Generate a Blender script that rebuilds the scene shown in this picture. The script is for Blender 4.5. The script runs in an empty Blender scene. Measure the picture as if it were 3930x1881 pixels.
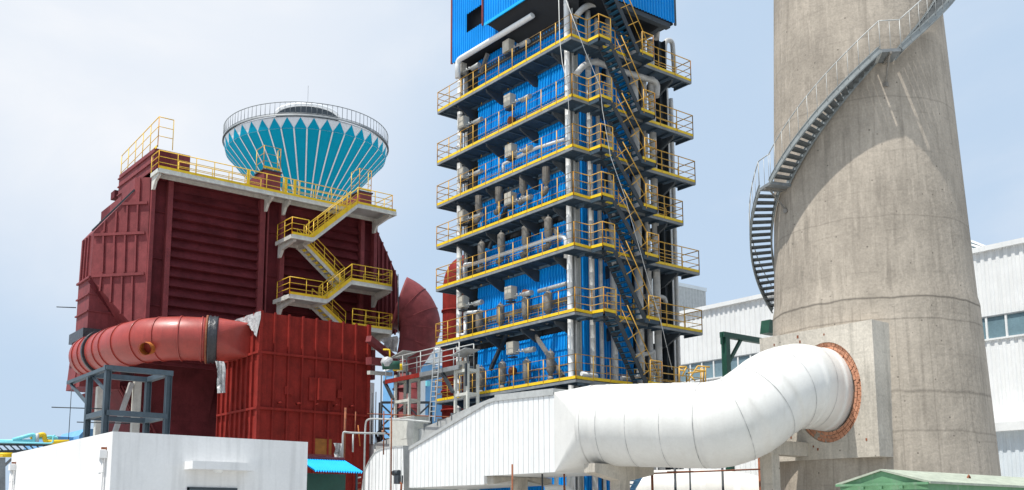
import bpy, math, random
from mathutils import Vector, Matrix
random.seed(7)
# ------------------------------------------------------------------ camera
# world axes: X runs along the right-hand faces of the plant, Y along its left-hand faces, Z up; metres
PPX, PPY = 1750.0, 1400.0
VLX, VLY, VRX, VRY = -1070.0, 1985.0, 7180.0, 2025.0
FPX = math.sqrt(-((VLX-PPX)*(VRX-PPX)+(VLY-PPY)*(VRY-PPY)))
EYE = Vector((0, 0, 1.6))
uax = Vector((VRX-PPX, -(VRY-PPY), -FPX)).normalized()
vax = Vector((VLX-PPX, -(VLY-PPY), -FPX)).normalized()
wax = uax.cross(vax)
ROT = Matrix((uax, vax, wax))
def P(x, y, u=None, v=None, z=None, d=None):
    """point of the scene seen at photo pixel (x,y) on the plane X=u, Y=v, Z=z or at horizontal distance d"""
    r = ROT @ Vector((x-PPX, -(y-PPY), -FPX))
    if u is not None: t = (u-EYE.x)/r.x
    elif v is not None: t = (v-EYE.y)/r.y
    elif z is not None: t = (z-EYE.z)/r.z
    else: t = d/math.hypot(r.x, r.y)
    return EYE + r*t
scene = bpy.context.scene
cam_d = bpy.data.cameras.new('camera'); cam = bpy.data.objects.new('camera', cam_d)
scene.collection.objects.link(cam); scene.camera = cam
cam_d.sensor_fit = 'HORIZONTAL'; cam_d.sensor_width = 36.0
cam_d.lens = FPX/3930*36; cam_d.shift_x = (1965-PPX)/3930; cam_d.shift_y = (PPY-940.5)/3930
cam_d.clip_start = 0.1; cam_d.clip_end = 5000
cam.matrix_world = Matrix.Translation(EYE) @ ROT.to_4x4()
# ------------------------------------------------------------------ light
SUN_EL = math.radians(67.5); SUN_V = math.radians(-1)
sun_dir = Vector((-math.cos(SUN_EL)*math.cos(SUN_V), math.cos(SUN_EL)*math.sin(SUN_V), math.sin(SUN_EL)))
sl = bpy.data.lights.new('sun', 'SUN'); sl.energy = 5.0; sl.angle = math.radians(0.6); sl.color = (1, .965, .9)
so = bpy.data.objects.new('sun', sl); scene.collection.objects.link(so)
so.rotation_euler = sun_dir.to_track_quat('Z', 'Y').to_euler(); so.location = (0, 0, 60)
world = bpy.data.worlds.new('World'); scene.world = world; world.use_nodes = True
nt = world.node_tree; N = nt.nodes; L = nt.links; N.clear()
out = N.new('ShaderNodeOutputWorld'); bg = N.new('ShaderNodeBackground'); bg.inputs[1].default_value = .086
sky = N.new('ShaderNodeTexSky'); sky.sky_type = 'NISHITA'; sky.sun_disc = False
sky.sun_elevation = SUN_EL; sky.sun_rotation = math.atan2(sun_dir.x, sun_dir.y)
sky.air_density = 1.0; sky.dust_density = 2.0; sky.ozone_density = 1.2
tc = N.new('ShaderNodeTexCoord')
mp = N.new('ShaderNodeMapping'); mp.inputs['Scale'].default_value = (1, 1, 1.8)
no = N.new('ShaderNodeTexNoise'); no.inputs['Scale'].default_value = 2.1; no.inputs['Detail'].default_value = 7
no.inputs['Roughness'].default_value = .55; no.inputs['Distortion'].default_value = .35
rp = N.new('ShaderNodeMapRange'); rp.inputs[1].default_value = .42; rp.inputs[2].default_value = .72
rp.inputs[3].default_value = 0; rp.inputs[4].default_value = .38; rp.interpolation_type = 'SMOOTHSTEP'
# a large bright cloud bank high on the left
cd = (P(560, 60, d=1)-EYE).normalized()
dt = N.new('ShaderNodeVectorMath'); dt.operation = 'DOT_PRODUCT'; dt.inputs[1].default_value = cd
nrm = N.new('ShaderNodeVectorMath'); nrm.operation = 'NORMALIZE'
r2 = N.new('ShaderNodeMapRange'); r2.inputs[1].default_value = .94; r2.inputs[2].default_value = 1.0
r2.inputs[3].default_value = 0; r2.inputs[4].default_value = .72; r2.interpolation_type = 'SMOOTHSTEP'
mu = N.new('ShaderNodeMath'); mu.operation = 'MULTIPLY_ADD'; mu.inputs[1].default_value = 1.0
ad = N.new('ShaderNodeMath'); ad.operation = 'ADD'; ad.inputs[1].default_value = .0; ad.use_clamp = True
mx = N.new('ShaderNodeMix'); mx.data_type = 'RGBA'
L.new(tc.outputs['Generated'], mp.inputs[0]); L.new(mp.outputs[0], no.inputs[0]); L.new(no.outputs['Fac'], rp.inputs[0])
L.new(tc.outputs['Generated'], nrm.inputs[0]); L.new(nrm.outputs[0], dt.inputs[0]); L.new(dt.outputs['Value'], r2.inputs[0])
L.new(rp.outputs[0], mu.inputs[0]); L.new(r2.outputs[0], mu.inputs[2]); L.new(mu.outputs[0], ad.inputs[0])
L.new(ad.outputs[0], mx.inputs['Factor']); hz = N.new('ShaderNodeMix'); hz.data_type = 'RGBA'; hz.inputs['Factor'].default_value = .9
L.new(sky.outputs[0], hz.inputs['A']); hz.inputs['B'].default_value = (6.1, 7.7, 9.7, 1); L.new(hz.outputs['Result'], mx.inputs['A']); mx.inputs['B'].default_value = (9.9, 10.1, 10.5, 1)
L.new(mx.outputs['Result'], bg.inputs[0]); L.new(bg.outputs[0], out.inputs[0])
scene.view_settings.view_transform = 'Standard'; scene.view_settings.look = 'None'
scene.view_settings.exposure = 0.15; scene.view_settings.gamma = 1
# ------------------------------------------------------------------ materials
def mat(name, col, rough=.6, metal=0., var=.12, scale=1.2, streak=.0, dirt=None, dirt_amt=0., bump=.0, bscale=8., spec=.5, coat=0.):
    m = bpy.data.materials.new(name); m.use_nodes = True; n = m.node_tree.nodes; l = m.node_tree.links
    b = n['Principled BSDF']; b.inputs['Roughness'].default_value = rough; b.inputs['Metallic'].default_value = metal
    b.inputs['Specular IOR Level'].default_value = spec
    if coat: b.inputs['Coat Weight'].default_value = coat; b.inputs['Coat Roughness'].default_value = .15
    g = n.new('ShaderNodeNewGeometry')
    a = n.new('ShaderNodeTexNoise'); a.inputs['Scale'].default_value = scale; a.inputs['Detail'].default_value = 8; a.inputs['Roughness'].default_value = .65
    l.new(g.outputs['Position'], a.inputs[0])
    mr = n.new('ShaderNodeMapRange'); mr.inputs[1].default_value = .3; mr.inputs[2].default_value = .7
    mr.inputs[3].default_value = 1-var; mr.inputs[4].default_value = 1+var
    l.new(a.outputs['Fac'], mr.inputs[0])
    mxm = n.new('ShaderNodeVectorMath'); mxm.operation = 'SCALE'; mxm.inputs[0].default_value = col[:3]
    l.new(mr.outputs[0], mxm.inputs['Scale']); last = mxm.outputs[0]
    if streak or dirt:
        mpn = n.new('ShaderNodeMapping'); mpn.inputs['Scale'].default_value = (5, 5, .35)
        l.new(g.outputs['Position'], mpn.inputs[0])
        s = n.new('ShaderNodeTexNoise'); s.inputs['Scale'].default_value = 1.0; s.inputs['Detail'].default_value = 6; l.new(mpn.outputs[0], s.inputs[0])
        sr = n.new('ShaderNodeMapRange'); sr.inputs[1].default_value = .52; sr.inputs[2].default_value = .75; l.new(s.outputs['Fac'], sr.inputs[0])
        sm = n.new('ShaderNodeMath'); sm.operation = 'MULTIPLY'; sm.inputs[1].default_value = max(streak, dirt_amt); l.new(sr.outputs[0], sm.inputs[0])
        mm = n.new('ShaderNodeMix'); mm.data_type = 'RGBA'; l.new(sm.outputs[0], mm.inputs['Factor']); l.new(last, mm.inputs['A'])
        dc = dirt or tuple(c*.45 for c in col[:3]); mm.inputs['B'].default_value = (*dc, 1); last = mm.outputs['Result']
    fg = n.new('ShaderNodeTexNoise'); fg.inputs['Scale'].default_value = 14; fg.inputs['Detail'].default_value = 4; l.new(g.outputs['Position'], fg.inputs[0])
    fr = n.new('ShaderNodeMapRange'); fr.inputs[1].default_value = .3; fr.inputs[2].default_value = .7; fr.inputs[3].default_value = 1-var*.35; fr.inputs[4].default_value = 1+var*.35; l.new(fg.outputs['Fac'], fr.inputs[0])
    fs = n.new('ShaderNodeVectorMath'); fs.operation = 'SCALE'; l.new(last, fs.inputs[0]); l.new(fr.outputs[0], fs.inputs['Scale']); last = fs.outputs[0]
    l.new(last, b.inputs['Base Color'])
    rr = n.new('ShaderNodeMapRange'); rr.inputs[3].default_value = max(.05, rough-.12); rr.inputs[4].default_value = min(1, rough+.12)
    l.new(a.outputs['Fac'], rr.inputs[0]); l.new(rr.outputs[0], b.inputs['Roughness'])
    if bump:
        bn = n.new('ShaderNodeTexNoise'); bn.inputs['Scale'].default_value = bscale; bn.inputs['Detail'].default_value = 5; l.new(g.outputs['Position'], bn.inputs[0])
        bp = n.new('ShaderNodeBump'); bp.inputs['Strength'].default_value = 1; bp.inputs['Distance'].default_value = bump
        l.new(bn.outputs['Fac'], bp.inputs['Height']); l.new(bp.outputs[0], b.inputs['Normal'])
    return m
def concrete_mat(name, col, seams=(), panels=True):
    m = mat(name, col, .9, var=.28, scale=.3, streak=.55, dirt=tuple(c*.5 for c in col), dirt_amt=.55, bump=.02, bscale=6, spec=.2)
    n = m.node_tree.nodes; l = m.node_tree.links; b = n['Principled BSDF']
    src = b.inputs['Base Color'].links[0].from_socket
    g = n.new('ShaderNodeNewGeometry'); sp = n.new('ShaderNodeSeparateXYZ'); l.new(g.outputs['Position'], sp.inputs[0])
    # wavering casting joints every lift, pale lime runs, dark pits
    wv = n.new('ShaderNodeTexNoise'); wv.inputs['Scale'].default_value = .9; wv.inputs['Detail'].default_value = 5; l.new(g.outputs['Position'], wv.inputs[0])
    za = n.new('ShaderNodeMath'); za.operation = 'MULTIPLY_ADD'; za.inputs[1].default_value = .22; l.new(wv.outputs['Fac'], za.inputs[0]); l.new(sp.outputs['Z'], za.inputs[2])
    pm = n.new('ShaderNodeMath'); pm.operation = 'PINGPONG'; pm.inputs[1].default_value = .76; l.new(za.outputs[0], pm.inputs[0])
    jr = n.new('ShaderNodeMapRange'); jr.inputs[1].default_value = .0; jr.inputs[2].default_value = .05; jr.inputs[3].default_value = .22; jr.inputs[4].default_value = 0; l.new(pm.outputs[0], jr.inputs[0])
    brk = n.new('ShaderNodeTexNoise'); brk.inputs['Scale'].default_value = 1.7; l.new(g.outputs['Position'], brk.inputs[0])
    br = n.new('ShaderNodeMapRange'); br.inputs[1].default_value = .42; br.inputs[2].default_value = .6; l.new(brk.outputs['Fac'], br.inputs[0])
    jm = n.new('ShaderNodeMath'); jm.operation = 'MULTIPLY'; l.new(jr.outputs[0], jm.inputs[0]); l.new(br.outputs[0], jm.inputs[1])
    m1 = n.new('ShaderNodeMix'); m1.data_type = 'RGBA'; l.new(jm.outputs[0], m1.inputs['Factor']); l.new(src, m1.inputs['A']); m1.inputs['B'].default_value = (*[c*.35 for c in col], 1)
    mpn = n.new('ShaderNodeMapping'); mpn.inputs['Scale'].default_value = (3, 3, .5); l.new(g.outputs['Position'], mpn.inputs[0])
    li = n.new('ShaderNodeTexNoise'); li.inputs['Scale'].default_value = 1.6; li.inputs['Detail'].default_value = 9; li.inputs['Roughness'].default_value = .7; l.new(mpn.outputs[0], li.inputs[0])
    lr = n.new('ShaderNodeMapRange'); lr.inputs[1].default_value = .5; lr.inputs[2].default_value = .72; lr.inputs[4].default_value = .55; l.new(li.outputs['Fac'], lr.inputs[0])
    m2 = n.new('ShaderNodeMix'); m2.data_type = 'RGBA'; l.new(lr.outputs[0], m2.inputs['Factor']); l.new(m1.outputs['Result'], m2.inputs['A']); m2.inputs['B'].default_value = (*[min(.7, c*1.5) for c in col], 1)
    vo = n.new('ShaderNodeTexVoronoi'); vo.inputs['Scale'].default_value = 2.2; vo.inputs['Randomness'].default_value = .8; l.new(g.outputs['Position'], vo.inputs[0])
    vr = n.new('ShaderNodeMapRange'); vr.inputs[1].default_value = .05; vr.inputs[2].default_value = .09; vr.inputs[3].default_value = .75; vr.inputs[4].default_value = 0; l.new(vo.outputs['Distance'], vr.inputs[0])
    m3 = n.new('ShaderNodeMix'); m3.data_type = 'RGBA'; l.new(vr.outputs[0], m3.inputs['Factor']); l.new(m2.outputs['Result'], m3.inputs['A']); m3.inputs['B'].default_value = (*[c*.3 for c in col], 1)
    last = m3.outputs['Result']
    for z0, w0, k0 in seams:
        su = n.new('ShaderNodeMath'); su.operation = 'SUBTRACT'; l.new(za.outputs[0], su.inputs[0]); su.inputs[1].default_value = z0+.11
        ab = n.new('ShaderNodeMath'); ab.operation = 'ABSOLUTE'; l.new(su.outputs[0], ab.inputs[0])
        mr2 = n.new('ShaderNodeMapRange'); mr2.inputs[1].default_value = 0; mr2.inputs[2].default_value = w0; mr2.inputs[3].default_value = k0; mr2.inputs[4].default_value = 0; l.new(ab.outputs[0], mr2.inputs[0])
        m4 = n.new('ShaderNodeMix'); m4.data_type = 'RGBA'; l.new(mr2.outputs[0], m4.inputs['Factor']); l.new(last, m4.inputs['A']); m4.inputs['B'].default_value = (*[c*.28 for c in col], 1); last = m4.outputs['Result']
    if seams:   # upright shutter joints on the lowest lift
        at_ = n.new('ShaderNodeVectorMath'); at_.operation = 'SUBTRACT'; at_.inputs[1].default_value = (35.86, 21.86, 0); l.new(g.outputs['Position'], at_.inputs[0])
        sx = n.new('ShaderNodeSeparateXYZ'); l.new(at_.outputs[0], sx.inputs[0])
        a2 = n.new('ShaderNodeMath'); a2.operation = 'ARCTAN2'; l.new(sx.outputs[1], a2.inputs[0]); l.new(sx.outputs[0], a2.inputs[1])
        a3 = n.new('ShaderNodeMath'); a3.operation = 'MULTIPLY_ADD'; a3.inputs[1].default_value = .012; l.new(wv.outputs['Fac'], a3.inputs[0]); l.new(a2.outputs[0], a3.inputs[2])
        a4 = n.new('ShaderNodeMath'); a4.operation = 'PINGPONG'; a4.inputs[1].default_value = .15; l.new(a3.outputs[0], a4.inputs[0])
        a5 = n.new('ShaderNodeMapRange'); a5.inputs[1].default_value = 0; a5.inputs[2].default_value = .008; a5.inputs[3].default_value = .28; a5.inputs[4].default_value = 0; l.new(a4.outputs[0], a5.inputs[0])
        lt = n.new('ShaderNodeMath'); lt.operation = 'LESS_THAN'; lt.inputs[1].default_value = 9.2; l.new(sp.outputs['Z'], lt.inputs[0])
        a6 = n.new('ShaderNodeMath'); a6.operation = 'MULTIPLY'; l.new(a5.outputs[0], a6.inputs[0]); l.new(lt.outputs[0], a6.inputs[1])
        m5 = n.new('ShaderNodeMix'); m5.data_type = 'RGBA'; l.new(a6.outputs[0], m5.inputs['Factor']); l.new(last, m5.inputs['A']); m5.inputs['B'].default_value = (*[c*.3 for c in col], 1); last = m5.outputs['Result']
    l.new(last, b.inputs['Base Color'])
    return m
M = dict(
 maroon=mat('maroon_paint', (.195, .042, .045), .65, spec=.25, var=.28, scale=1.3, streak=.3, bump=.006, bscale=3),
 maroon_dk=mat('maroon_shaded', (.12, .022, .026), .7, spec=.15, var=.35, scale=.9, streak=.35),  # same maroon, darkened: shade of the unlit collector faces put into the colour
 redbox=mat('oxide_red_paint', (.235, .024, .018), .7, spec=.15, var=.3, scale=1.4, streak=.4, bump=.006, bscale=3),
 duct_red=mat('faded_red_duct', (.32, .045, .034), .42, var=.2, scale=.9, streak=.3, bump=.01, bscale=1.2, coat=.12),
 orange=mat('rust_orange', (.42, .13, .02), .7, var=.3, scale=4),
 blue=mat('blue_cladding', (.0, .27, .72), .5, spec=.3, var=.12, scale=.6, streak=.18, dirt=(.01, .09, .3), dirt_amt=.25),
 blue_dk=mat('blue_steel', (.024, .11, .19), .5, var=.25, scale=2),
 yellow=mat('yellow_paint', (.78, .52, .01), .5, var=.15, scale=2, streak=.2),
 rail=mat('ochre_rail_paint', (.62, .35, .05), .55, var=.2, scale=3),
 rail_y=mat('yellow_rail_paint', (.75, .47, .03), .5, var=.15, scale=3),
 steel=mat('grey_steel', (.2, .215, .225), .55, var=.25, scale=2, streak=.3),
 deck=mat('dark_grating', (.035, .06, .085), .6, var=.3, scale=2),
 steel_dk=mat('dark_steel', (.035, .045, .055), .6, var=.3, scale=2),
 steel_bl=mat('blue_grey_steel', (.055, .08, .1), .5, var=.25, scale=1.5, streak=.2),
 steel_tr=mat('tread_steel', (.1, .11, .115), .6, 0, var=.3, scale=3),
 stairsteel=mat('stair_steel', (.25, .27, .27), .6, 0, var=.2, scale=2),
 galv=mat('galvanised', (.42, .43, .42), .5, .1, var=.15, scale=3),
 silver=mat('aluminium_lagging', (.48, .475, .46), .5, .1, var=.18, scale=2, bump=.01, bscale=5),
 white=mat('white_sheet', (.76, .765, .755), .45, var=.06, scale=.8, streak=.12, dirt=(.5, .5, .48), dirt_amt=.25),
 seam=mat('grey_seam', (.44, .44, .43), .6, var=.5, scale=2),
 duct_w=mat('white_duct_sheet', (.68, .67, .64), .38, var=.06, scale=1, bump=.012, bscale=1.1, streak=.1, dirt=(.5, .47, .42), dirt_amt=.2),
 render_w=mat('white_render', (.74, .735, .725), .85, spec=.2, var=.06, scale=.6, streak=.35, dirt=(.4, .4, .39), dirt_amt=.35, bump=.004, bscale=30),
 beige=mat('beige_box_paint', (.52, .48, .4), .55, var=.12, scale=3, streak=.2),
 taupe=mat('silencer_taupe', (.2, .185, .165), .6, 0, var=.25, scale=4),
 cream=mat('cream_steel', (.56, .56, .51), .6, var=.15, scale=3, streak=.25),
 black=mat('black_rubber', (.03, .03, .035), .35, var=.3, scale=8, bump=.03, bscale=7),
 shade_dk=mat('dark_interior', (.012, .014, .018), .8, var=.3, scale=2),  # near-black colour holding the shade inside and under the tower
 teal=mat('turquoise_paint', (.0, .3, .45), .7, spec=.1, var=.07, scale=.5, streak=.12),
 tank_w=mat('tank_white', (.72, .73, .74), .6, var=.08, scale=.6, streak=.3, dirt=(.35, .4, .42), dirt_amt=.3),
 green=mat('green_steel', (.012, .07, .045), .5, var=.2, scale=2),
 green_lt=mat('pale_green_paint', (.12, .27, .14), .7, var=.2, scale=2, streak=.5, dirt=(.3, .33, .28), dirt_amt=.4),
 roofpale=mat('weathered_roof_sheet', (.36, .39, .31), .7, var=.2, scale=3, streak=.3),
 rust=mat('rusty_tube', (.22, .07, .03), .8, var=.4, scale=8),
 brick=mat('orange_brick', (.5, .235, .14), .9, var=.3, scale=5, bump=.01, bscale=20),
 mortar=mat('mortar', (.24, .18, .14), .95, var=.2, scale=8, bump=.01, bscale=20),
 glass=mat('window_glass', (.17, .26, .3), .12, var=.25, scale=.5, spec=.8),
 cyan=mat('cyan_pipe', (.2, .62, .7), .5, var=.1), skyblue=mat('sky_blue_sheet', (.0, .4, .85), .45, var=.1, scale=2),
 farblue=mat('far_blue_paint', (.14, .34, .58), .6, var=.12), pale=mat('pale_wall', (.6, .65, .68), .7, var=.06),
 tarp=mat('plastic_sheet', (.42, .42, .42), .35, var=.3, scale=4, bump=.06, bscale=6),
 cable=mat('white_cable', (.6, .6, .58), .6), cloth=mat('dark_cloth', (.02, .02, .03), .9), skin=mat('skin', (.4, .22, .13), .6),
 orange_brown=mat('ochre_door', (.3, .11, .015), .65, var=.25, scale=3), redpatch=mat('bright_orange', (.7, .2, .02), .6, var=.2),
 ground=mat('yard_concrete', (.42, .41, .39), .9, var=.2, scale=.4, bump=.01),
 concrete=concrete_mat('chimney_concrete', (.366, .319, .264), ((9.55, .06, .8), (8.75, .05, .45), (6.15, .09, .45), (4.75, .06, .35), (12.6, .04, .3), (17.2, .05, .3))), conc2=concrete_mat('block_concrete', (.46, .42, .36)),
)
# ------------------------------------------------------------------ builders
COL = scene.collection
ORG = {}
def tag(o, label=None, cat=None, group=None, kind=None):
    if label: o['label'] = label
    if cat: o['category'] = cat
    if group: o['group'] = group
    if kind: o['kind'] = kind
    return o
def thing(name, loc, label, cat, group=None):
    o = bpy.data.objects.new(name, None); COL.objects.link(o); o.location = Vector(loc); o.empty_display_size = .3
    ORG[o.name] = Vector(loc); tag(o, label, cat, group); return o
class MB:
    def __init__(s): s.v = []; s.f = []; s.mi = []; s.m = 0; s.sm = []
    def face(s, idx, smooth=False): s.f.append(idx); s.mi.append(s.m); s.sm.append(smooth)
    def add(s, vs, fs, smooth=False):
        b = len(s.v); s.v += [Vector(q) for q in vs]
        for f in fs: s.face([b+i for i in f], smooth)
    def box(s, a, b):
        x0, x1 = sorted((a[0], b[0])); y0, y1 = sorted((a[1], b[1])); z0, z1 = sorted((a[2], b[2]))
        s.add([(x0,y0,z0),(x1,y0,z0),(x1,y1,z0),(x0,y1,z0),(x0,y0,z1),(x1,y0,z1),(x1,y1,z1),(x0,y1,z1)],
              [(0,3,2,1),(4,5,6,7),(0,1,5,4),(1,2,6,5),(2,3,7,6),(3,0,4,7)]); return s
    def beam(s, a, b, w, h, up=(0,0,1)):
        a = Vector(a); b = Vector(b); d = (b-a).normalized(); up = Vector(up)
        if abs(d.dot(up)) > .98: up = Vector((1,0,0))
        sd = d.cross(up).normalized(); uu = sd.cross(d).normalized(); q = []
        for p in (a, b):
            for i, j in ((-1,-1),(1,-1),(1,1),(-1,1)): q.append(p+sd*(i*w/2)+uu*(j*h/2))
        s.add(q, [(0,3,2,1),(4,5,6,7),(0,1,5,4),(1,2,6,5),(2,3,7,6),(3,0,4,7)]); return s
    def tube(s, pts, r, n=6, caps=True):
        return s.sweep(pts, [r]*len(pts), n, caps)
    def sweep(s, pts, rad, n=24, caps=True, smooth=True):
        pts = [Vector(p) for p in pts]; k = len(pts); T = []
        for i in range(k):
            t = (pts[min(i+1,k-1)]-pts[i]).normalized()+(pts[i]-pts[max(i-1,0)]).normalized()
            T.append(t.normalized())
        ref = Vector((0,0,1)) if abs(T[0].z) < .9 else Vector((1,0,0))
        x = T[0].cross(ref).normalized(); base = len(s.v)
        for i in range(k):
            x = (x-T[i]*x.dot(T[i])).normalized(); y = T[i].cross(x)
            c = 1.0
            if 0 < i < k-1:
                a = (pts[i+1]-pts[i]).normalized().dot((pts[i]-pts[i-1]).normalized()); c = 1/max(.5, math.sqrt((1+max(-1,a))/2))
                bend = ((pts[i+1]-pts[i]).normalized()-(pts[i]-pts[i-1]).normalized())
                bend = bend-T[i]*bend.dot(T[i]); bl = bend.length
            else: bl = 0
            for j in range(n):
                a = 2*math.pi*j/n; o = (x*math.cos(a)+y*math.sin(a))*rad[i]
                if bl > .05: bn = bend/bl; o += bn*(o.dot(bn)*(c-1))
                s.v.append(pts[i]+o)
        for i in range(k-1):
            for j in range(n):
                q = base+i*n; j2 = (j+1) % n
                s.face([q+j, q+j2, q+n+j2, q+n+j], smooth)
        if caps:
            s.face([base+j for j in reversed(range(n))]); s.face([base+(k-1)*n+j for j in range(n)])
        return s
    def lathe(s, c, prof, n=48, smooth=True, caps=False):
        base = len(s.v); k = len(prof)
        for r, z in prof:
            for j in range(n): a = 2*math.pi*j/n; s.v.append(Vector((c[0]+r*math.cos(a), c[1]+r*math.sin(a), z)))
        for i in range(k-1):
            for j in range(n): j2 = (j+1) % n; q = base+i*n; s.face([q+j, q+j2, q+n+j2, q+n+j], smooth)
        if caps: s.face([base+j for j in reversed(range(n))]); s.face([base+(k-1)*n+j for j in range(n)])
        return s
    def prism(s, poly, ext):
        k = len(poly); e = Vector(ext); a = [Vector(p) for p in poly]
        nrm = Vector((0,0,0))
        for i in range(k): nrm += a[i].cross(a[(i+1) % k])
        fs = [tuple(range(k)) if nrm.dot(e) < 0 else tuple(reversed(range(k)))]
        top = tuple(range(k, 2*k)); fs.append(tuple(reversed(top)) if nrm.dot(e) < 0 else top)
        for i in range(k):
            j = (i+1) % k; f = (i, k+i, k+j, j) if nrm.dot(e) < 0 else (i, j, k+j, k+i); fs.append(f)
        s.add(a+[p+e for p in a], fs); return s
    def sheet(s, a, b, z0, z1, pitch=.25, dep=.05, nrm=(0,0,0), prof='trap', z0b=None, z1b=None, tilt=0.):
        """corrugated sheet from a to b (plan points) standing between z0 and z1"""
        a = Vector((a[0], a[1], 0)); b = Vector((b[0], b[1], 0)); Lg = (b-a).length; d = (b-a)/Lg; nn = Vector(nrm)
        k = max(1, round(Lg/pitch)); pt = Lg/k; xs = []
        for i in range(k):
            if prof == 'trap': seq = ((0,0),(.3,0),(.4,1),(.75,1),(.9,0))
            elif prof == 'seam': seq = ((0,0),(.84,0),(.85,-1),(.96,-1),(.97,0))
            else: seq = tuple((q/6, .5-.5*math.cos(2*math.pi*q/6)) for q in range(6))
            for t, h in seq: xs.append(((i+t)*pt, h*dep))
        xs.append((Lg, 0)); z0b = z0 if z0b is None else z0b; z1b = z1 if z1b is None else z1b
        base = len(s.v)
        for x, h in xs:
            t = x/Lg; p = a+d*x+nn*h
            pq = p+nn*tilt; s.v.append(Vector((pq.x, pq.y, z0+(z0b-z0)*t))); s.v.append(Vector((p.x, p.y, z1+(z1b-z1)*t)))
        for i in range(len(xs)-1): q = base+2*i; s.face([q, q+2, q+3, q+1])
        return s
    def rail(s, pts, h=1.08, sp=1.1, r=.026, rails=(1, .66, .33), hoop=False):
        pts = [Vector(p) for p in pts]
        for k in rails:
            s.tube([p+Vector((0,0,h*k)) for p in pts], r if k == 1 else r*.75, 5)
        for a, b in zip(pts, pts[1:]):
            n = max(1, round((b-a).length/sp))
            for i in range(n+1):
                p = a.lerp(b, i/n); s.tube([p-Vector((0,0,.12)), p+Vector((0,0,h))], r*.95, 5)
        return s
    def build(s, name, material, parent=None, label=None, cat=None, group=None, kind=None):
        ms = material if isinstance(material, (list, tuple)) else [material]
        if parent is not None:
            r = parent
            while r.parent: r = r.parent
            org = ORG[r.name]
        else:
            xs = [q.x for q in s.v]; ys = [q.y for q in s.v]; zs = [q.z for q in s.v]
            org = Vector(((min(xs)+max(xs))/2, (min(ys)+max(ys))/2, min(zs)))
        me = bpy.data.meshes.new(name); me.from_pydata([q-org for q in s.v], [], s.f)
        for m in ms: me.materials.append(m)
        me.polygons.foreach_set('material_index', s.mi); me.polygons.foreach_set('use_smooth', s.sm); me.update()
        o = bpy.data.objects.new(name, me); COL.objects.link(o)
        if parent is not None: o.parent = parent
        else: o.location = org; ORG[o.name] = org
        tag(o, label, cat, group, kind); return o
def copy_tree(o, parent=None):
    c = o.copy(); COL.objects.link(c)
    if parent is not None: c.parent = parent
    for ch in [x for x in bpy.data.objects if x.parent == o]: copy_tree(ch, c)
    return c
def arc(a, c, b, n=6):
    """quadratic bend from a to b with corner c"""
    a, c, b = Vector(a), Vector(c), Vector(b); return [a.lerp(c, t).lerp(c.lerp(b, t), t) for t in [i/n for i in range(n+1)]]
def bendpath(pts, r=.4, n=5):
    pts = [Vector(p) for p in pts]; o = [pts[0]]
    for i in range(1, len(pts)-1):
        a = pts[i]+(pts[i-1]-pts[i]).normalized()*min(r, (pts[i-1]-pts[i]).length*.45)
        b = pts[i]+(pts[i+1]-pts[i]).normalized()*min(r, (pts[i+1]-pts[i]).length*.45); o += arc(a, pts[i], b, n)
    return o+[pts[-1]]
Z3 = Vector((0,0,1))
def transition(corners, ring):
    """square-to-round sheet piece: each corner fans to its quarter of the ring"""
    corners = [Vector(c) for c in corners]; t = MB(); n = len(ring); near = []
    for c in corners: near.append(min(range(n), key=lambda i: (ring[i]-c).length))
    t.v = [Vector(c) for c in corners]+list(ring); q = n//4
    for k in range(4):
        k2 = (k+1) % 4; i0 = near[k]; d = (near[k2]-i0) % n
        if d > n/2: d -= n
        st = 1 if d > 0 else -1; half = abs(d)//2; i = i0
        for _ in range(half): j = (i+st) % n; t.face([k, 4+i, 4+j], False); i = j
        t.face([k, 4+i, k2], False)
        while i != near[k2]: j = (i+st) % n; t.face([k2, 4+i, 4+j], False); i = j
    return t
# ------------------------------------------------------------------ ground
MB().box((-600,-600,-.5), (900,900,0)).build('ground', M['ground'], label='pale concrete yard running under the whole plant', kind='structure')
ORD = ['top', 'second', 'third', 'fourth', 'fifth', 'sixth', 'lowest']

# ================================================================== CHIMNEY
CX, CY = 35.86, 21.86
def CR(z): return 3.88-.04*(z-5)+(.0 if z > 9.6 else .05)
ch = thing('chimney', (CX, CY, 0), 'huge tapering bare concrete chimney at the right with stairs winding round it', 'chimney')
prof = [(CR(z), z) for z in [0+.48*i for i in range(21)]]
prof = [(CR(0), 0)]
z = .5
while z < 40:
    prof.append((CR(z), z))
    if abs(z-9.5) < .26: prof += [(CR(9.5), 9.66)]
    z += .5
prof = sorted(prof, key=lambda q: q[1])
MB().lathe((CX, CY), prof, 96).build('shaft', M['concrete'], ch)
UB = 31.85
bl_t, br_t = P(2915, 1305, u=UB), P(3345, 1220, u=UB); br_b = P(3400, 1745, u=UB)
VB0, VB1 = br_t.y, bl_t.y; ZB1 = (bl_t.z+br_t.z)/2; ZB0 = P(3398, 1750, u=UB).z
hole = P(3172, 1505, u=UB); RD = 1.5; RO = 1.82; KY = .76
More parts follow.
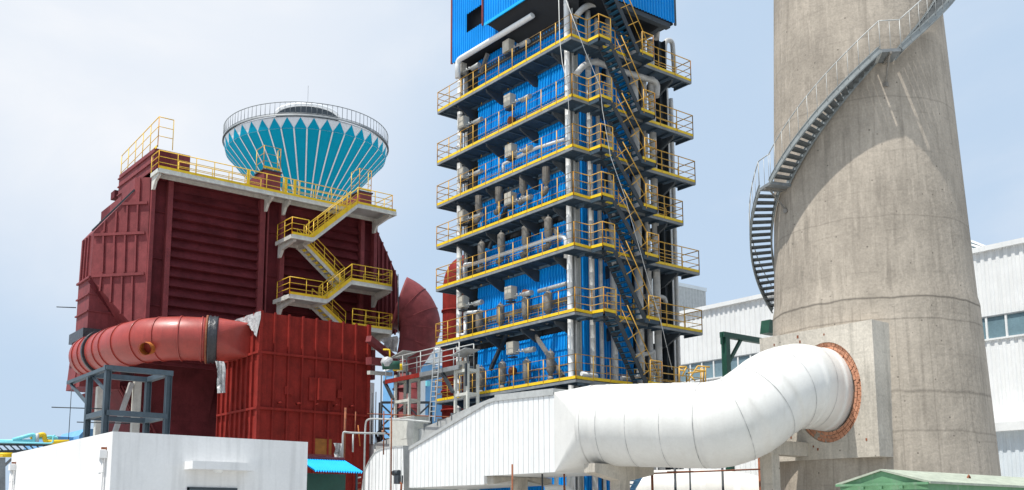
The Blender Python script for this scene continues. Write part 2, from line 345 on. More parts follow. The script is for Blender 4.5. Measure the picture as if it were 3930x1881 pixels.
# block with a round opening for the flue
blk = MB(); nseg = 48
def sqpt(a):
    c, s_ = math.cos(a), math.sin(a); t = 1e9
    if c > 1e-6: t = min(t, (VB1-hole.y)/c)
    if c < -1e-6: t = min(t, (VB0-hole.y)/c)
    if s_ > 1e-6: t = min(t, (ZB1-hole.z)/s_)
    if s_ < -1e-6: t = min(t, (ZB0-hole.z)/s_)
    return (hole.y+c*t, hole.z+s_*t)
angs = sorted(set([2*math.pi*i/nseg for i in range(nseg)]+[math.atan2(zz-hole.z, yy-hole.y) % (2*math.pi) for yy in (VB0, VB1) for zz in (ZB0, ZB1)]))
b0 = len(blk.v)
for a in angs:
    q = sqpt(a); blk.v += [Vector((UB, hole.y+RO*KY*math.cos(a), hole.z+RO*math.sin(a))), Vector((UB, q[0], q[1])), Vector((UB+.35, hole.y+RO*KY*math.cos(a), hole.z+RO*math.sin(a)))]
for i in range(len(angs)):
    j = (i+1) % len(angs); A = 3*i; B = 3*j; blk.face([A, A+1, B+1, B]); blk.face([A+2, A, B, B+2])
blk.add([(UB,VB0,ZB0),(UB,VB1,ZB0),(UB,VB1,ZB1),(UB,VB0,ZB1),(UB+3.4,VB0,ZB0),(UB+3.4,VB1,ZB0),(UB+3.4,VB1,ZB1),(UB+3.4,VB0,ZB1)],
        [(0,1,5,4),(2,3,7,6),(0,4,7,3),(1,2,6,5)])
port = blk.build('inlet_block', M['conc2'], ch)
sp = MB()
for i in range(46):
    y = random.uniform(VB0+.15, VB1-.15); zz = random.uniform(ZB0+.2, ZB1-.15)
    if math.hypot(y-hole.y, zz-hole.z) < RO+.2: continue
    s_ = random.uniform(.035, .06); sp = MB(); sp.beam((UB-.012, y, zz), (UB+.01, y, zz), s_*1.3, s_*2); sp.build('tie_end', M['rust'], port)
br = MB(); br.sweep([(UB+.2, hole.y, hole.z), (UB+.34, hole.y, hole.z)], [RO, RO], 48)
for q in br.v: q.y = hole.y+(q.y-hole.y)*KY
ringb = br.build('brick_ring', M['mortar'], port, label='orange brick collar round the white flue')
bk = MB()
for k in range(3):
    r0 = RO-.13*(k+1)+.008; r1 = r0+.112; n = int(2*math.pi*r0/.2)
    for i in range(n):
        a0 = 2*math.pi*(i+.5*(k % 2))/n; a1 = a0+2*math.pi/n*.9; dx = random.uniform(0, .04)
        q = [(r*math.cos(a), r*math.sin(a)) for r, a in ((r0,a0),(r1,a0),(r1,a1),(r0,a1))]
        bk.prism([(UB+.04+dx, hole.y+c*KY, hole.z+s_) for c, s_ in q], (.18, 0, 0))
bk.build('bricks', M['brick'], port)
# casting recess steps on the shaft under the block
# spiral staircase
def cone_hit(x, y, off, near=True):
    r = ROT @ Vector((x-PPX, -(y-PPY), -FPX)); lo = None
    best = None; prev = None
    t0 = 20/math.hypot(r.x, r.y); t1 = 60/math.hypot(r.x, r.y); hits = []; mind = (9, None)
    for i in range(2001):
        t = t0+(t1-t0)*i/2000; p = EYE+r*t; g = math.hypot(p.x-CX, p.y-CY)-(CR(p.z)+off)
        if g < mind[0]: mind = (g, p)
        if prev is not None and prev*g < 0: hits.append(p)
        prev = g
    if not hits: hits = [mind[1]]
    p = hits[0] if near else hits[-1]
    return math.atan2(p.y-CY, p.x-CX), p.z
OFF = .92
meas = [(3660,-30,1),(3500,105,1),(3378,190,1),(3180,410,1),(3060,560,1),(2960,695,1)]
pts_tz = [cone_hit(x, y, OFF, bool(nf)) for x, y, nf in meas]
low = [cone_hit(x, y, OFF, False) for x, y in ((2883, 850), (2886, 960), (2915, 1110), (2960, 1190))]
(aA, zA), (aL1, zL1), (aL2, zL2) = pts_tz[1], pts_tz[2], pts_tz[5]
def unwrap(a): return a if a < 0 else a-2*math.pi
tz = [(unwrap(a), z) for a, z in pts_tz]
sc = MB(); tr = []
def sp_pt(a, z, off): r = CR(z)+off; return Vector((CX+r*math.cos(a), CY+r*math.sin(a), z))
def spiral_flight(a0, z0, a1, z1):
    """rising flight from (a0,z0) to (a1,z1)"""
    n = max(3, round((z1-z0)/.205)); st = MB(); stn = []
    ks = 24
    for off in (OFF, .1):
        p = [sp_pt(a0+(a1-a0)*i/ks, z0+(z1-z0)*i/ks, off) for i in range(ks+1)]
        st = MB()
        for q, w in zip(p, p[1:]): st.beam(q, w, .02 if off > .5 else .015, .26)
        for q, w in zip(p, p[1:]):
            for e in (.13, -.13): st.beam(q+Z3*e, w+Z3*e, .07, .015)
        st.build('stringer', M['stairsteel'], stair)
    for i in range(1, n):
        a = a0+(a1-a0)*i/n; z = z0+(z1-z0)*i/n; da = (a1-a0)/n*.52
        t = MB(); q = [sp_pt(a-da, z, .12), sp_pt(a-da, z, OFF-.02), sp_pt(a+da, z, OFF-.02), sp_pt(a+da, z, .12)]
        for k_ in q: k_.z = z
        t.prism(q, (0,0,-.045)); t.beam(q[0]-Z3*.04, q[1]-Z3*.04, .02, .1)
        t.build('tread', M['steel_tr'], stair)
    h = MB(); hp = [sp_pt(a0+(a1-a0)*i/ks, z0+(z1-z0)*i/ks, OFF)+Z3*1.1 for i in range(ks+1)]; h.tube(hp, .022, 5)
    hp2 = [q-Z3*.5 for q in hp]
    m_ = max(2, round((hp[0]-hp[-1]).length*1.15/.55))
    for i in range(m_+1):
        f = i/m_; a = a0+(a1-a0)*f; z = z0+(z1-z0)*f; q = sp_pt(a, z, OFF+.02); h.tube([q, q+Z3*1.1], .011, 4)
    h.build('handrail', M['galv'], stair)
stair = MB(); stair.beam(sp_pt(tz[2][0], tz[2][1]-.1, .0), sp_pt(tz[2][0], tz[2][1]-.1, OFF), .1, .1)
stair = stair.build('staircase', M['galv'], ch, label='grey steel staircase winding round the concrete shaft')
# landings: upper one between flights, lower one near the left edge
up_l = tz[2]; aw = .17
L2a, L2z = tz[5]
spiral_flight(L2a-.02+0, L2z, up_l[0]-.0, up_l[1]) if L2a < up_l[0] else spiral_flight(L2a, L2z, up_l[0], up_l[1])
sgn = 1 if up_l[0] > L2a else -1
a_up = up_l[0]+sgn*.17
slope = (up_l[1]-L2z)/abs(up_l[0]-L2a)
spiral_flight(a_up, up_l[1], a_up+sgn*1.25, up_l[1]+slope*1.25)
def landing(a0, z0, wid):
    t = MB(); k = 4
    q = [sp_pt(a0+sgn*wid*i/k, z0, OFF) for i in range(k+1)]+[sp_pt(a0+sgn*wid*i/k, z0, .02) for i in range(k, -1, -1)]
    for p in q: p.z = z0
    t.prism(q, (0,0,-.12)); t.build('landing', M['steel'], stair)
    for f in (.5,):
        a = a0+sgn*wid*f; b = MB(); b.beam(sp_pt(a, z0-.12, OFF-.15), sp_pt(a, z0-1.0, .0), .055, .055); b.beam(sp_pt(a, z0-.15, 0), sp_pt(a, z0-.15, OFF), .08, .08)
        b.beam(sp_pt(a, z0-1.08, .0), sp_pt(a, z0-.93, .03), .16, .14); b.build('bracket', M['taupe'], stair)
    h = MB(); p = [sp_pt(a0+sgn*wid*i/k, z0, OFF)+Z3*1.1 for i in range(k+1)]
    h.tube(p, .022, 5); [h.tube([x_, x_-Z3*1.1], .012, 4) for x_ in p[::2]]; h.build('handrail', M['galv'], stair)
landing(up_l[0], up_l[1], .17)
a_lo = L2a-sgn*.2
landing(a_lo, L2z, .2)
zlo = low[-1][1]
al = [unwrap(a) for a, z in low]
a_end = a_lo-sgn*(L2z-zlo)/slope
spiral_flight(a_end, zlo, a_lo, L2z)

# ================================================================== WHITE FLUE
fl = thing('flue_duct', (25, 27, 0), 'long white sheet-clad flue duct bending into the concrete chimney', 'duct')
pr = P(2130, 1650, d=37.6); UC = pr.x; VCR = P(2127, 1600, u=UC).y
zt_r = P(2125, 1507, u=UC).z; zb_r = P(2134, 1811, u=UC).z
def C(x, y, du=0): return P(x, y, u=UC+du)
casing_px = [(2125,1507),(1901,1531),(1871,1541),(1571,1721),(1574,1874),(1859,1857),(1859,1827),(2134,1811)]
cp = [C(x, y) for x, y in casing_px]
for q in (cp[0], cp[7]): q.y = VCR
W = 3.1
MB().prism([q+Vector((.03,0,0)) for q in cp], (W, 0, 0)).build('casing', M['white'], fl, label='tapering box casing clad in white ribbed sheet')
def topz(v):
    pts = sorted([(q.y, q.z) for q in cp[:4]]);
    for (a, za), (b, zb) in zip(pts, pts[1:]):
        if a <= v <= b: return za+(zb-za)*(v-a)/(b-a)
    return pts[0][1] if v < pts[0][0] else pts[-1][1]
sh = MB(); v0, v1 = cp[0].y, cp[3].y; vm = cp[5].y; zlo1 = (cp[6].z+cp[7].z)/2; zlo2 = (cp[4].z+cp[5].z)/2
nn = int((v1-v0)/.3)
for i in range(nn):
    a = v0+(v1-v0)*i/nn; b = v0+(v1-v0)*(i+1)/nn; zz = zlo1 if (a+b)/2 < vm else zlo2
    sh.sheet((UC, a), (UC, b), zz, topz(a), .31, .05, (-1,0,0), 'seam', None, topz(b))
sh.build('cladding_sheet', M['white'], fl)
cap = MB()
seq = [cp[0], cp[1], cp[2], cp[3]]
for a, b in zip(seq, seq[1:]):
    a = Vector((UC-.04, a.y, a.z)); b = Vector((UC-.04, b.y, b.z))
    cap.beam(a-Z3*.04, b-Z3*.04, .02, .1, (0,0,1))
    e = Vector((W+.1, 0, 0)); hh = .16 if a.y < v0+2.5 else .06
    cap.prism([a+Z3*.012, b+Z3*.012, b+Z3*hh, a+Z3*hh], e)
cap.build('roof_flashing', M['galv'], fl)
# round part
zc = (zt_r+zb_r)/2+.05
c0 = Vector((UC+W/2+.1, VCR-1.45, zc+.05))
B1 = P(2360, 1632, d=37.3); B2 = P(2815, 1632, d=35.7); E1 = Vector((UB+.3, hole.y+.12, hole.z+.1)); Cc = E1+Vector((-2.35, .1, .05))
path = [Vector((UC+W/2, VCR-1.0, zc))]+[B1]
rp_ = bendpath([B1+(B1-B2).normalized()*.9, B2, Cc, E1], 1.0, 6)
# subdivide with small seam steps
def seam_sweep(pts, r, miter=None):
    o = []; rad = []; acc = 0; pts = [Vector(q) for q in pts]
    dense = [pts[0]]
    for a, b in zip(pts, pts[1:]):
        k = max(1, round((b-a).length/.16))
        for i in range(1, k+1): dense.append(a.lerp(b, i/k))
    k = 0
    for i, q in enumerate(dense):
        o.append(q); rad.append(r+(.004 if k % 2 else -.004))
        if i and i % 4 == 0 and i < len(dense)-1:
            k += 1; d = (dense[i+1]-q).normalized()*.012; o.append(q+d); rad.append(r+(.004 if k % 2 else -.004)+.006)
    return o, rad
o_, rad_ = seam_sweep(rp_, RD, B2)
rdm = MB().sweep(o_, rad_, 64)
for q in rdm.v:
    f = max(0, min(1, (q.x-(UB-2.4))/2.4)); f = f*f*(3-2*f); q.y = hole.y+(q.y-hole.y)*(1-.27*f)
rdm.build('round_duct', M['duct_w'], fl, label='round white bent part of the flue')
# lap seams round the duct
ring_n = 0
for i in range(6, len(o_)-3, 9):
    q = [o_[i], o_[i]+(o_[i+1]-o_[i]).normalized()*.022]
    t = MB(); t.sweep(q, [RD+.011]*2, 64, caps=False)
    for w in t.v: f = max(0, min(1, (w.x-(UB-2.4))/2.4)); f = f*f*(3-2*f); w.y = hole.y+(w.y-hole.y)*(1-.27*f)
    t.build('lap_seam', M['seam'], fl)
# square to round transition
n = 64; ax = (o_[2]-o_[0]).normalized(); st = o_[1]
x = ax.cross(Z3).normalized(); y = x.cross(ax)
ring = [st+(x*math.cos(2*math.pi*j/n)+y*math.sin(2*math.pi*j/n))*(RD+.012) for j in range(n)]
tn = transition([(UC, VCR-.002, zt_r), (UC+W, VCR-.002, zt_r), (UC+W, VCR-.002, zb_r), (UC, VCR-.002, zb_r)], ring)
tn.build('transition_piece', M['duct_w'], fl, label='square-to-round transition of the flue')
# ribs on transition corner and flange where flue enters
# hammerhead piers
def pier(cx, cy, ztop, zcol, hw, label, colw=.5):
    t = MB(); a = Vector((cx, cy, 0)); d = .28
    poly = [(cx-hw, cy-d, ztop), (cx+hw, cy-d, ztop), (cx+hw, cy-d, ztop-.32), (cx+colw/2, cy-d, zcol), (cx-colw/2, cy-d, zcol), (cx-hw, cy-d, ztop-.32)]
    r_ = thing('concrete_pier', (cx, cy, 0), label, 'pier', 'concrete piers under the flue')
    t.prism(poly, (0, 2*d, 0)).build('cap', M['conc2'], r_)
    MB().box((cx-colw/2, cy-d+.02, 0), (cx+colw/2, cy+d-.02, zcol)).build('column', M['conc2'], r_)
pa = P(2262, 1779, d=36.6); pb = P(2488, 1800, v=pa.y)
pier((pa.x+pb.x)/2, pa.y, pa.z, P(2370, 1845, v=pa.y).z, (pb.x-pa.x)/2, 'hammerhead concrete pier carrying the white flue where it turns round')
pq = P(1992, 1846, u=UC+1.7)
pier(pq.x, pq.y, zlo1-.02, pq.z+.05, 1.55, 'hammerhead concrete pier under the boxed part of the white flue', .5)
kx = P(2955, 1800, d=37.5)
t = thing('concrete_portal', (kx.x, kx.y, 0), 'dark concrete post and beam standing below the flue beside the chimney', 'support')
MB().box((kx.x-.22, kx.y-.25, 0), (kx.x+.22, kx.y+.25, P(2955,1745,d=37.5).z)).build('post', M['conc2'], t)
q = P(2955,1745,d=37.5); MB().box((kx.x-.3, kx.y-.28, q.z), (UB+1.5, kx.y+.28, q.z+.5)).build('crossbeam', M['conc2'], t)
# ================================================================== BOILER TOWER
U0, VC, UW, VW = 29.72, 32.3, 31.05, 33.75
ZL = [23.73, 20.8, 18.4, 16.12, 13.79, 10.79, 7.78]; VT = 43.1
RT = [37.88, 37.9, 37.95, 36.95, 38.03, 38.1, 38.1]
tw = thing('boiler_tower', (34, 38, 0), 'tall blue-clad boiler tower with stacked yellow-edged walkways and zigzag stairs', 'tower')
vL = P(1837, 1100, u=UW).y; vR = P(2176, 1100, u=UW).y
s = MB()
bands = [(3.0, 10.3), (10.9, 15.6), (16.9, 26.2)]
for z0, z1 in bands:
    zz = z0
    while zz < z1-.05:
        ze = min(z1, zz+.72); k = (int(zz*7) % 2)
        o = -.012*k
        s.sheet((UW, vR), (UW, vL), zz, ze+.03, .21, .06, (-1,0,0), tilt=.045); zz = ze
s.build('left_cladding', M['blue'], tw, label='sunlit blue corrugated cladding of the tower')
s = MB(); zz = 2.5
uR0 = P(2228, 900, v=VW).x; uR1 = P(2420, 900, v=VW).x
while zz < 26: s.sheet((uR0, VW), (uR1, VW), zz, min(26, zz+2.1)-.004, .2, .05, (0,-1,0)); zz += 2.1
s.build('right_cladding', M['blue'], tw, label='shaded blue cladding behind the pipes')
MB().box((UW+.12, VW+.25, 0), (36.2, 42.2, 26)).build('core', M['shade_dk'], tw)
# steel columns and lagged pipes
def col(x, w, name='column', m='galv', v=None, u=None, zt=26.3, y=1100, dw=None):
    p = P(x, y, u=u, v=v); dw = dw or w
    t = MB()
    t.box((p.x-w/2, p.y-.02, 0), (p.x+w/2, p.y+.02, zt)); t.box((p.x-w/2, p.y-dw/2, 0), (p.x-w/2+.03, p.y+dw/2, zt)); t.box((p.x+w/2-.03, p.y-dw/2, 0), (p.x+w/2, p.y+dw/2, zt))
    return t.build(name, M[m], tw)
def vpipe(x, r, m='silver', u=None, v=None, zb=0, zt=26, y=1100):
    p = P(x, y, u=u, v=v); zs = [zb]; 
    pts = []; rad = []; zz = zb
    while zz < zt-.6: pts += [(p.x,p.y,zz),(p.x,p.y,zz+.58),(p.x,p.y,zz+.6)]; rad += [r, r, r+.012]; zz += .62
    pts.append((p.x,p.y,zt)); rad.append(r)
    return MB().sweep(pts, rad, 14).build('pipe', M[m], tw)
vpipe(2187, .125, u=30.5, zt=30, m='white'); col(2212, .3, u=30.9, m='galv', zt=30, dw=.3)
vpipe(1763, .155, u=30.75, zt=26.2, m='white'); vpipe(1787, .12, u=31.1, zt=26.2, m='silver'); col(1795, .3, u=31.25, m='galv')
col(1818, .5, u=31.5, m='steel_dk', dw=.5)
MB().box((31.6, P(1837,1100,u=31.5).y-.6, 3), (36, P(1800,1100,u=31.5).y, 26)).build('side_void', M['shade_dk'], tw)
for x, r in ((2268, .14), (2302, .1), (2350, .16)): vpipe(x, r, v=33.3, zt=26 if x != 2302 else 25.8, y=900)
vpipe(2446, .2, v=33.3, y=850, zt=24.8); vpipe(2484, .14, v=33.3, y=850, zt=26); vpipe(2514, .18, v=33.2, y=850, zt=25.7)
vpipe(2568, .15, v=34.2, y=850, zt=24.1); vpipe(2588, .12, v=35.0, y=850, zt=24.1)
col(2546, .5, v=33.8, m='steel_dk', y=850, dw=.5); col(2400, .5, v=34.2, m='steel_dk', y=900, dw=.5); col(2240, .3, v=34.0, m='steel_dk')
ux = P(2546, 850, v=33.8).x
for zz in (5, 9.9, 14.6, 19.5, 24.5):
    MB().box((P(2400,900,v=34.2).x, 34.1, zz), (ux, 34.5, zz+.4)).build('cross_beam', M['steel_dk'], tw)
for z0, z1 in ((10.3, 14.6), (19.9, 24.5)):
    b = MB(); b.beam((P(2400,900,v=34.2).x, 34.3, z0), (ux, 34.3, z1), .14, .14); b.build('cross_brace', M['steel_dk'], tw)
# small bent pipes at right end, header bends
def ppipe(pts, r, u=None, v=None, m='silver', name='pipe', bend=.3, par=None, n=12):
    q = [P(x, y, u=u, v=v) for x, y in pts]; return MB().sweep(bendpath(q, bend), [r]*len(bendpath(q, bend)), n).build(name, M[m], par or tw)
for dy in (0, 222):
    ppipe([(2212,62+dy),(2240,28+dy),(2283,12+dy),(2330,32+dy),(2420,62+dy),(2525,92+dy),(2519,150+dy)], .15, v=32.95, bend=.5, name='header_pipe')
ppipe([(2548,300),(2552,155),(2580,155),(2590,300)], .13, v=34.6, bend=.35)
ppipe([(2440,1160),(2475,1135),(2550,1140),(2556,1165)], .11, v=33.6, bend=.3)
ppipe([(2430,1368),(2500,1355),(2510,1345),(2510,1440)], .1, v=33.2, bend=.2)
ppipe([(2232,1434),(2290,1444)], .1, v=32.7, m='white'); ppipe([(2385,1452),(2450,1452),(2452,1400)], .1, v=32.9)
# pipes on left face
ppipe([(1782,1065),(1782,1015),(1830,1012)], .09, u=30.6, m='white', bend=.15)
ppipe([(1790,1022),(2145,906),(2172,912),(2172,990)], .1, u=30.35, m='white', bend=.2)
ppipe([(1932,662),(1932,630),(2060,568),(2170,535)], .085, u=30.7, m='white', bend=.12)
ppipe([(2068,1118),(2176,1088)], .1, u=30.7, m='galv'); ppipe([(1785,1225),(1785,1200),(1850,1196)], .09, u=30.6, m='white', bend=.1)
ppipe([(1765,1286),(1785,1284),(1785,1230)], .08, u=30.5, m='white', bend=.1)
ppipe([(1757,300),(1757,232),(2040,62),(2044,58)], .15, u=30.0, m='white', bend=.3, name='header_pipe')
# grey ledges and diagonal braces on the left face
def ledge(x0, y0, x1, y1, h, u, m='steel'):
    a = P(x0, y0, u=u); b = P(x1, y1, u=u); z = (a.z+b.z)/2
    MB().box((u, b.y, z-h), (u+.25, a.y, z)).build('ledge_beam', M[m], tw)
ledge(1800, 760, 2172, 625, .42, 30.95); ledge(1838, 1225, 2172, 1140, .32, 30.95, 'taupe'); ledge(1800, 300, 2172, 60, .4, 30.95, 'steel_dk')
for a, b, m in (((1943,1283),(1882,1420),'steel_dk'), ((2038,1264),(2160,1444),'taupe'), ((1942,800),(1915,870),'steel_dk'), ((2078,822),(2140,900),'taupe'), ((1905,880),(1878,955),'steel_dk'),((1872,205),(1845,280),'taupe')):
    MB().beam(P(*a, u=30.8), P(*b, u=30.8), .16, .16).build('cross_brace', M[m], tw)
# walkways
for i, z in enumerate(ZL):
    deck = MB(); k = VC+.05
    while k < VT-.05:
        ue = UW-.05 if k > VW-.35 else RT[i]-.03
        deck.box((U0+.03, k-.006, z-.045), (ue, k+.006, z)); k += .072
    for a, b in (((U0+.03, VC+.06), (U0+.03, VT)), ((UW-.1, VC+.6), (UW-.1, VT)), ((U0, VC+.06), (RT[i], VC+.06)), ((U0, VT-.06), (UW, VT-.06)), ((RT[i]-.06, VC), (RT[i]-.06, VW-.35))):
        deck.beam((a[0], a[1], z-.11), (b[0], b[1], z-.11), .05, .13)
    v = VC+1
    while v < VT: deck.beam((U0+.1, v, z-.1), (UW-.15, v, z-.1), .06, .1); v += .95
    u = U0+1
    while u < RT[i]: deck.beam((u, VC+.12, z-.1), (u, VW-.4, z-.1), .06, .1); u += .95
    wk = deck.build('walkway', M['deck'], tw, label='%s walkway of the tower' % ORD[i])
    eb = MB()
    eb.beam((U0-.01, VC-.01, z-.11), (U0-.01, VT, z-.11), .03, .12); eb.beam((U0, VC-.01, z-.11), (RT[i], VC-.01, z-.11), .03, .12); eb.beam((U0, VT+.01, z-.11), (UW, VT+.01, z-.11), .03, .12)
    eb.build('edge_channel', M['steel'], wk)
    toe = MB(); w = .02; hgt = .13
    toe.beam((U0, VC, z+.06), (U0, VT, z+.03), w, hgt); toe.beam((U0, VT, z+.06), (UW, VT, z+.03), w, hgt)
    lu0, lu1 = 30.75, 31.5; vo = 31.55
    toe.beam((U0, VC, z+.06), (lu0, VC, z+.03), w, hgt)
    toe.beam((lu1+(.2 if i < 6 else 0), VC, z+.06), (RT[i], VC, z+.03), w, hgt) if i < 6 else toe.beam((lu0, VC, z+.06), (RT[i], VC, z+.03), w, hgt)
    toe.beam((RT[i], VC, z+.06), (RT[i], VW-.35, z+.03), w, hgt)
    if i < 6:
        toe.beam((lu0, VC, z+.06), (lu0, vo, z+.03), w, hgt); toe.beam((lu0, vo, z+.06), (lu1, vo, z+.03), w, hgt)
    toe.build('toe_board', M['yellow'], wk)
    hr = MB()
    if i < 6:
        hr.rail([(UW, VT, z), (U0, VT, z), (U0, VC, z), (lu0, VC, z), (lu0, vo, z), (lu1, vo, z)])
        hr.rail([(34.35, VC, z), (RT[i], VC, z), (RT[i], VW-.35, z)]); hr.rail([(31.7, VC, z), (33.4, VC, z)])
    else: hr.rail([(UW, VT, z), (U0, VT, z), (U0, VC, z), (RT[i], VC, z), (RT[i], VW-.35, z)])
    hr.build('handrail', M['rail'], wk)
    hi = MB(); hi.rail([(UW-.15, VC+1.6, z), (UW-.15, VT-2.4, z)], sp=2.1, h=.95, r=.02, rails=(1, .6, .3)); hi.rail([(32.6, VW-.4, z), (RT[i], VW-.4, z)], sp=2, h=.95, r=.02)
    hi.build('inner_handrail', M['rail'], wk)
    # gusset brackets under the walkways
    for vv in (VC+1.5, VC+3.9, VC+6.6, VC+9.1):
        b = MB(); b.prism([(U0+.15, vv, z-.2), (UW+.1, vv, z-.2), (UW+.1, vv, z-.75), (UW-.25, vv, z-.75), (U0+.2, vv, z-.32)], (0, .1, 0)); b.build('bracket', M['steel_dk'], wk)
    for uu in (33.0, 36.6 if i != 3 else 35.9):
        b = MB(); b.prism([(uu, VC+.15, z-.2), (uu, VW+.2, z-.2), (uu, VW+.2, z-.85), (uu, VW-.4, z-.75), (uu, VC+.2, z-.32)], (.12, 0, 0)); b.build('bracket', M['steel_dk'], wk)
    if i < 6:
        la = MB(); la.box((lu0+.02, vo+.02, z-.05), (lu1, VC+.03, z)); la.beam((lu0, vo+.03, z-.13), (lu1, vo+.03, z-.13), .06, .16); la.beam((lu0+.03, vo, z-.13), (lu0+.03, VC, z-.13), .06, .16)
        la.build('landing', M['deck'], wk)
    lb = MB(); b0_, b1_ = 33.35, 34.35
    lb.box((b0_, vo+.02, z-.05), (b1_, VC+.03, z)); lb.beam((b0_, vo+.03, z-.13), (b1_, vo+.03, z-.13), .06, .16); lb.beam((b1_-.03, vo, z-.13), (b1_-.03, VC, z-.13), .06, .16)
    lb.build('landing', M['deck'], wk)
    t2 = MB(); t2.beam((b0_+.1, vo, z+.06), (b1_, vo, z+.03), w, hgt); t2.beam((b1_, vo, z+.06), (b1_, VC, z+.03), w, hgt); t2.build('toe_board', M['yellow'], wk)
    h2 = MB(); h2.rail([(b0_+.25, vo, z), (b1_, vo, z), (b1_, VC, z)], sp=.9); h2.build('handrail', M['rail'], wk)
# stair flights, each falling to the right from one level to the next
tops = [ZL[0]+2.93, *ZL[:6]]; bots = ZL
for i in range(7):
    a = Vector((31.5, 0, tops[i])); b = Vector((33.4, 0, bots[i])); v0_, v1_ = 31.6, 32.25
    f = MB(); d = (b-a).normalized()
    for v in (v0_, v1_): f.beam((a.x, v, a.z-.05), (b.x, v, b.z-.05), .04, .24)
    fl_ = f.build('stair_flight', M['steel_dk'], tw)
    n = round((a.z-b.z)/.225)
    for k in range(1, n):
        p = a.lerp(b, k/n); t = MB(); t.box((p.x-.12, v0_+.02, p.z-.03), (p.x+.12, v1_-.02, p.z)); t.box((p.x-.12, v0_+.02, p.z-.07), (p.x-.1, v1_-.02, p.z)); t.build('tread', M['blue_dk'], fl_)
    h = MB(); nn_ = Vector((-d.z, 0, d.x)); nn_ = nn_ if nn_.z > 0 else -nn_
    for v in (v0_-.03,):
        o = nn_*.85
        h.tube([Vector((a.x, v, a.z))+o*1.0, Vector((b.x, v, b.z))+o], .026, 5)
        h.tube([Vector((a.x, v, a.z))+o*.5, Vector((b.x, v, b.z))+o*.5], .016, 5)
        for k in range(4): p = a.lerp(b, (k+.5)/4); q = Vector((p.x, v, p.z)); h.tube([q, q+o], .022, 5)
    h.build('handrail', M['rail'], fl_)
# top house
hb = P(1736, 246, u=30.3); UH = 30.3; HZ = hb.z; HV1 = hb.y; VH = 31.9
hr_b = P(2589, 92, v=VH); HU1 = hr_b.x; HZR = hr_b.z
s = MB(); w0 = P(1791, 90, u=UH).y; w1 = P(1856, 50, u=UH).y; wz0 = P(1791, 128, u=UH).z; wz1 = P(1791, 57, u=UH).z
vpj = P(1861, 60, u=UH).y; vend = P(2010, 60, u=UH).y
s.sheet((UH, vend), (UH, w1), HZ, 33, .2, .05, (-1,0,0)); s.sheet((UH, w0), (UH, HV1), HZ, 33, .2, .05, (-1,0,0))
s.sheet((UH, w1), (UH, w0), HZ, wz0, .2, .05, (-1,0,0)); s.sheet((UH, w1), (UH, w0), wz1, 33, .2, .05, (-1,0,0))
hs = s.build('upper_house', M['blue'], tw, label='blue corrugated house crowning the tower')
q = P(1861, 92, u=29.6); s = MB(); zp = q.z; vp = q.y
s.sheet((29.6, 31.6), (29.6, vp), zp, 33, .2, .05, (-1,0,0)); s.sheet((29.6, vp), (UH, vp), zp, 33, .2, .05, (0,1,0)); s.build('projecting_bay', M['blue'], hs)
MB().beam((29.57, 31.6, zp-.05), (29.57, vp, zp-.05), .06, .14).build('eaves_trim', M['skyblue'], hs)
MB().beam((UH-.07, w1-.03, wz0-.2), (UH-.07, w1-.03, 33), .1, .12, (0,1,0)).build('corner_trim', M['maroon'], hs)
MB().beam((UH-.03, HV1, HZ), (UH-.03, HV1, 33), .1, .12, (0,1,0)).build('corner_trim', M['maroon'], hs)
s = MB(); s.sheet((32.0, VH), (HU1, VH), HZR, 33, .2, .05, (0,-1,0)); s.build('side_wall', M['blue'], hs)
MB().beam((HU1, VH-.04, HZR-.1), (HU1, VH-.04, 33), .1, .08, (0,1,0)).build('corner_trim', M['steel_dk'], hs)
MB().prism([(29.65, 31.7, zp), (29.65, vp-.05, zp), (UW+.3, vp-1.6, 25.3), (UW+.3, 33.5, 25.3)], (.0, 0, .06)).build('soffit', M['shade_dk'], hs)
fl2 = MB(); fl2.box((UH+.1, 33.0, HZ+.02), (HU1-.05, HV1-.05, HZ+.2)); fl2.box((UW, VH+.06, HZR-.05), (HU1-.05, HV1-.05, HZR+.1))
fl2.box((UH+.5, VH+.4, HZ+.2), (HU1-.4, HV1-.3, 33)); fl2.build('floor_and_dark_fill', M['shade_dk'], hs)  # floor slabs plus a dark block added to blacken the window opening
MB().box((HU1-.3, VH+.02, HZR-.3), (32.4, VH+.3, HZR-.06)).build('edge_beam', M['steel_dk'], hs)
MB().prism([(HU1-.5, VH+.3, HZR-.3), (HU1-.4, VH+1.6, HZR-.3), (HU1-1.2, VH+2.2, HZR-1.6), (HU1-1.6, VH+2, HZR-1.2)], (-.3, 0, 0)).build('corner_bracket', M['steel_dk'], hs)
# instrument boxes and silencers
def boxes():
    r_ = thing('control_box', (0,0,0), 'x', 'control box', 'beige control boxes along the walkways')
    MB().box((-.19, -.26, 0), (.19, .26, .62)).build('cabinet', M['beige'], r_)
    MB().box((-.2, -.2, .06), (-.19, .2, .56)).build('door', M['beige'], r_)
    MB().box((-.16, -.2, -.16), (.16, .2, -.1)).build('bracket', M['steel_dk'], r_)
    t = MB(); t.tube([(0,-.26,.1),(.0,-.9,.05)], .03); t.tube([(0,-.5,.07),(0,-.5,.2)], .05); t.tube([(0,-.75,.05),(0,-.75,.17)], .06); t.tube([(.1,-.85,.08),(.1,-1.5,.08)], .13, 10); t.build('valve_line', M['galv'], r_)
    return r_
proto = boxes(); first = True
COLN = {0: 'left end', 1: 'middle'}
bx = [(1770,268,0,0),(1951,180,1,0),(1779,473,0,1),(1956,388,1,1),(1778,668,0,2),(1961,580,1,2),(1778,832,0,3),(1959,765,1,3),(1778,1160,0,5),(1960,1125,1,5),(1968,1337,1,6)]
def low_z(z): return z
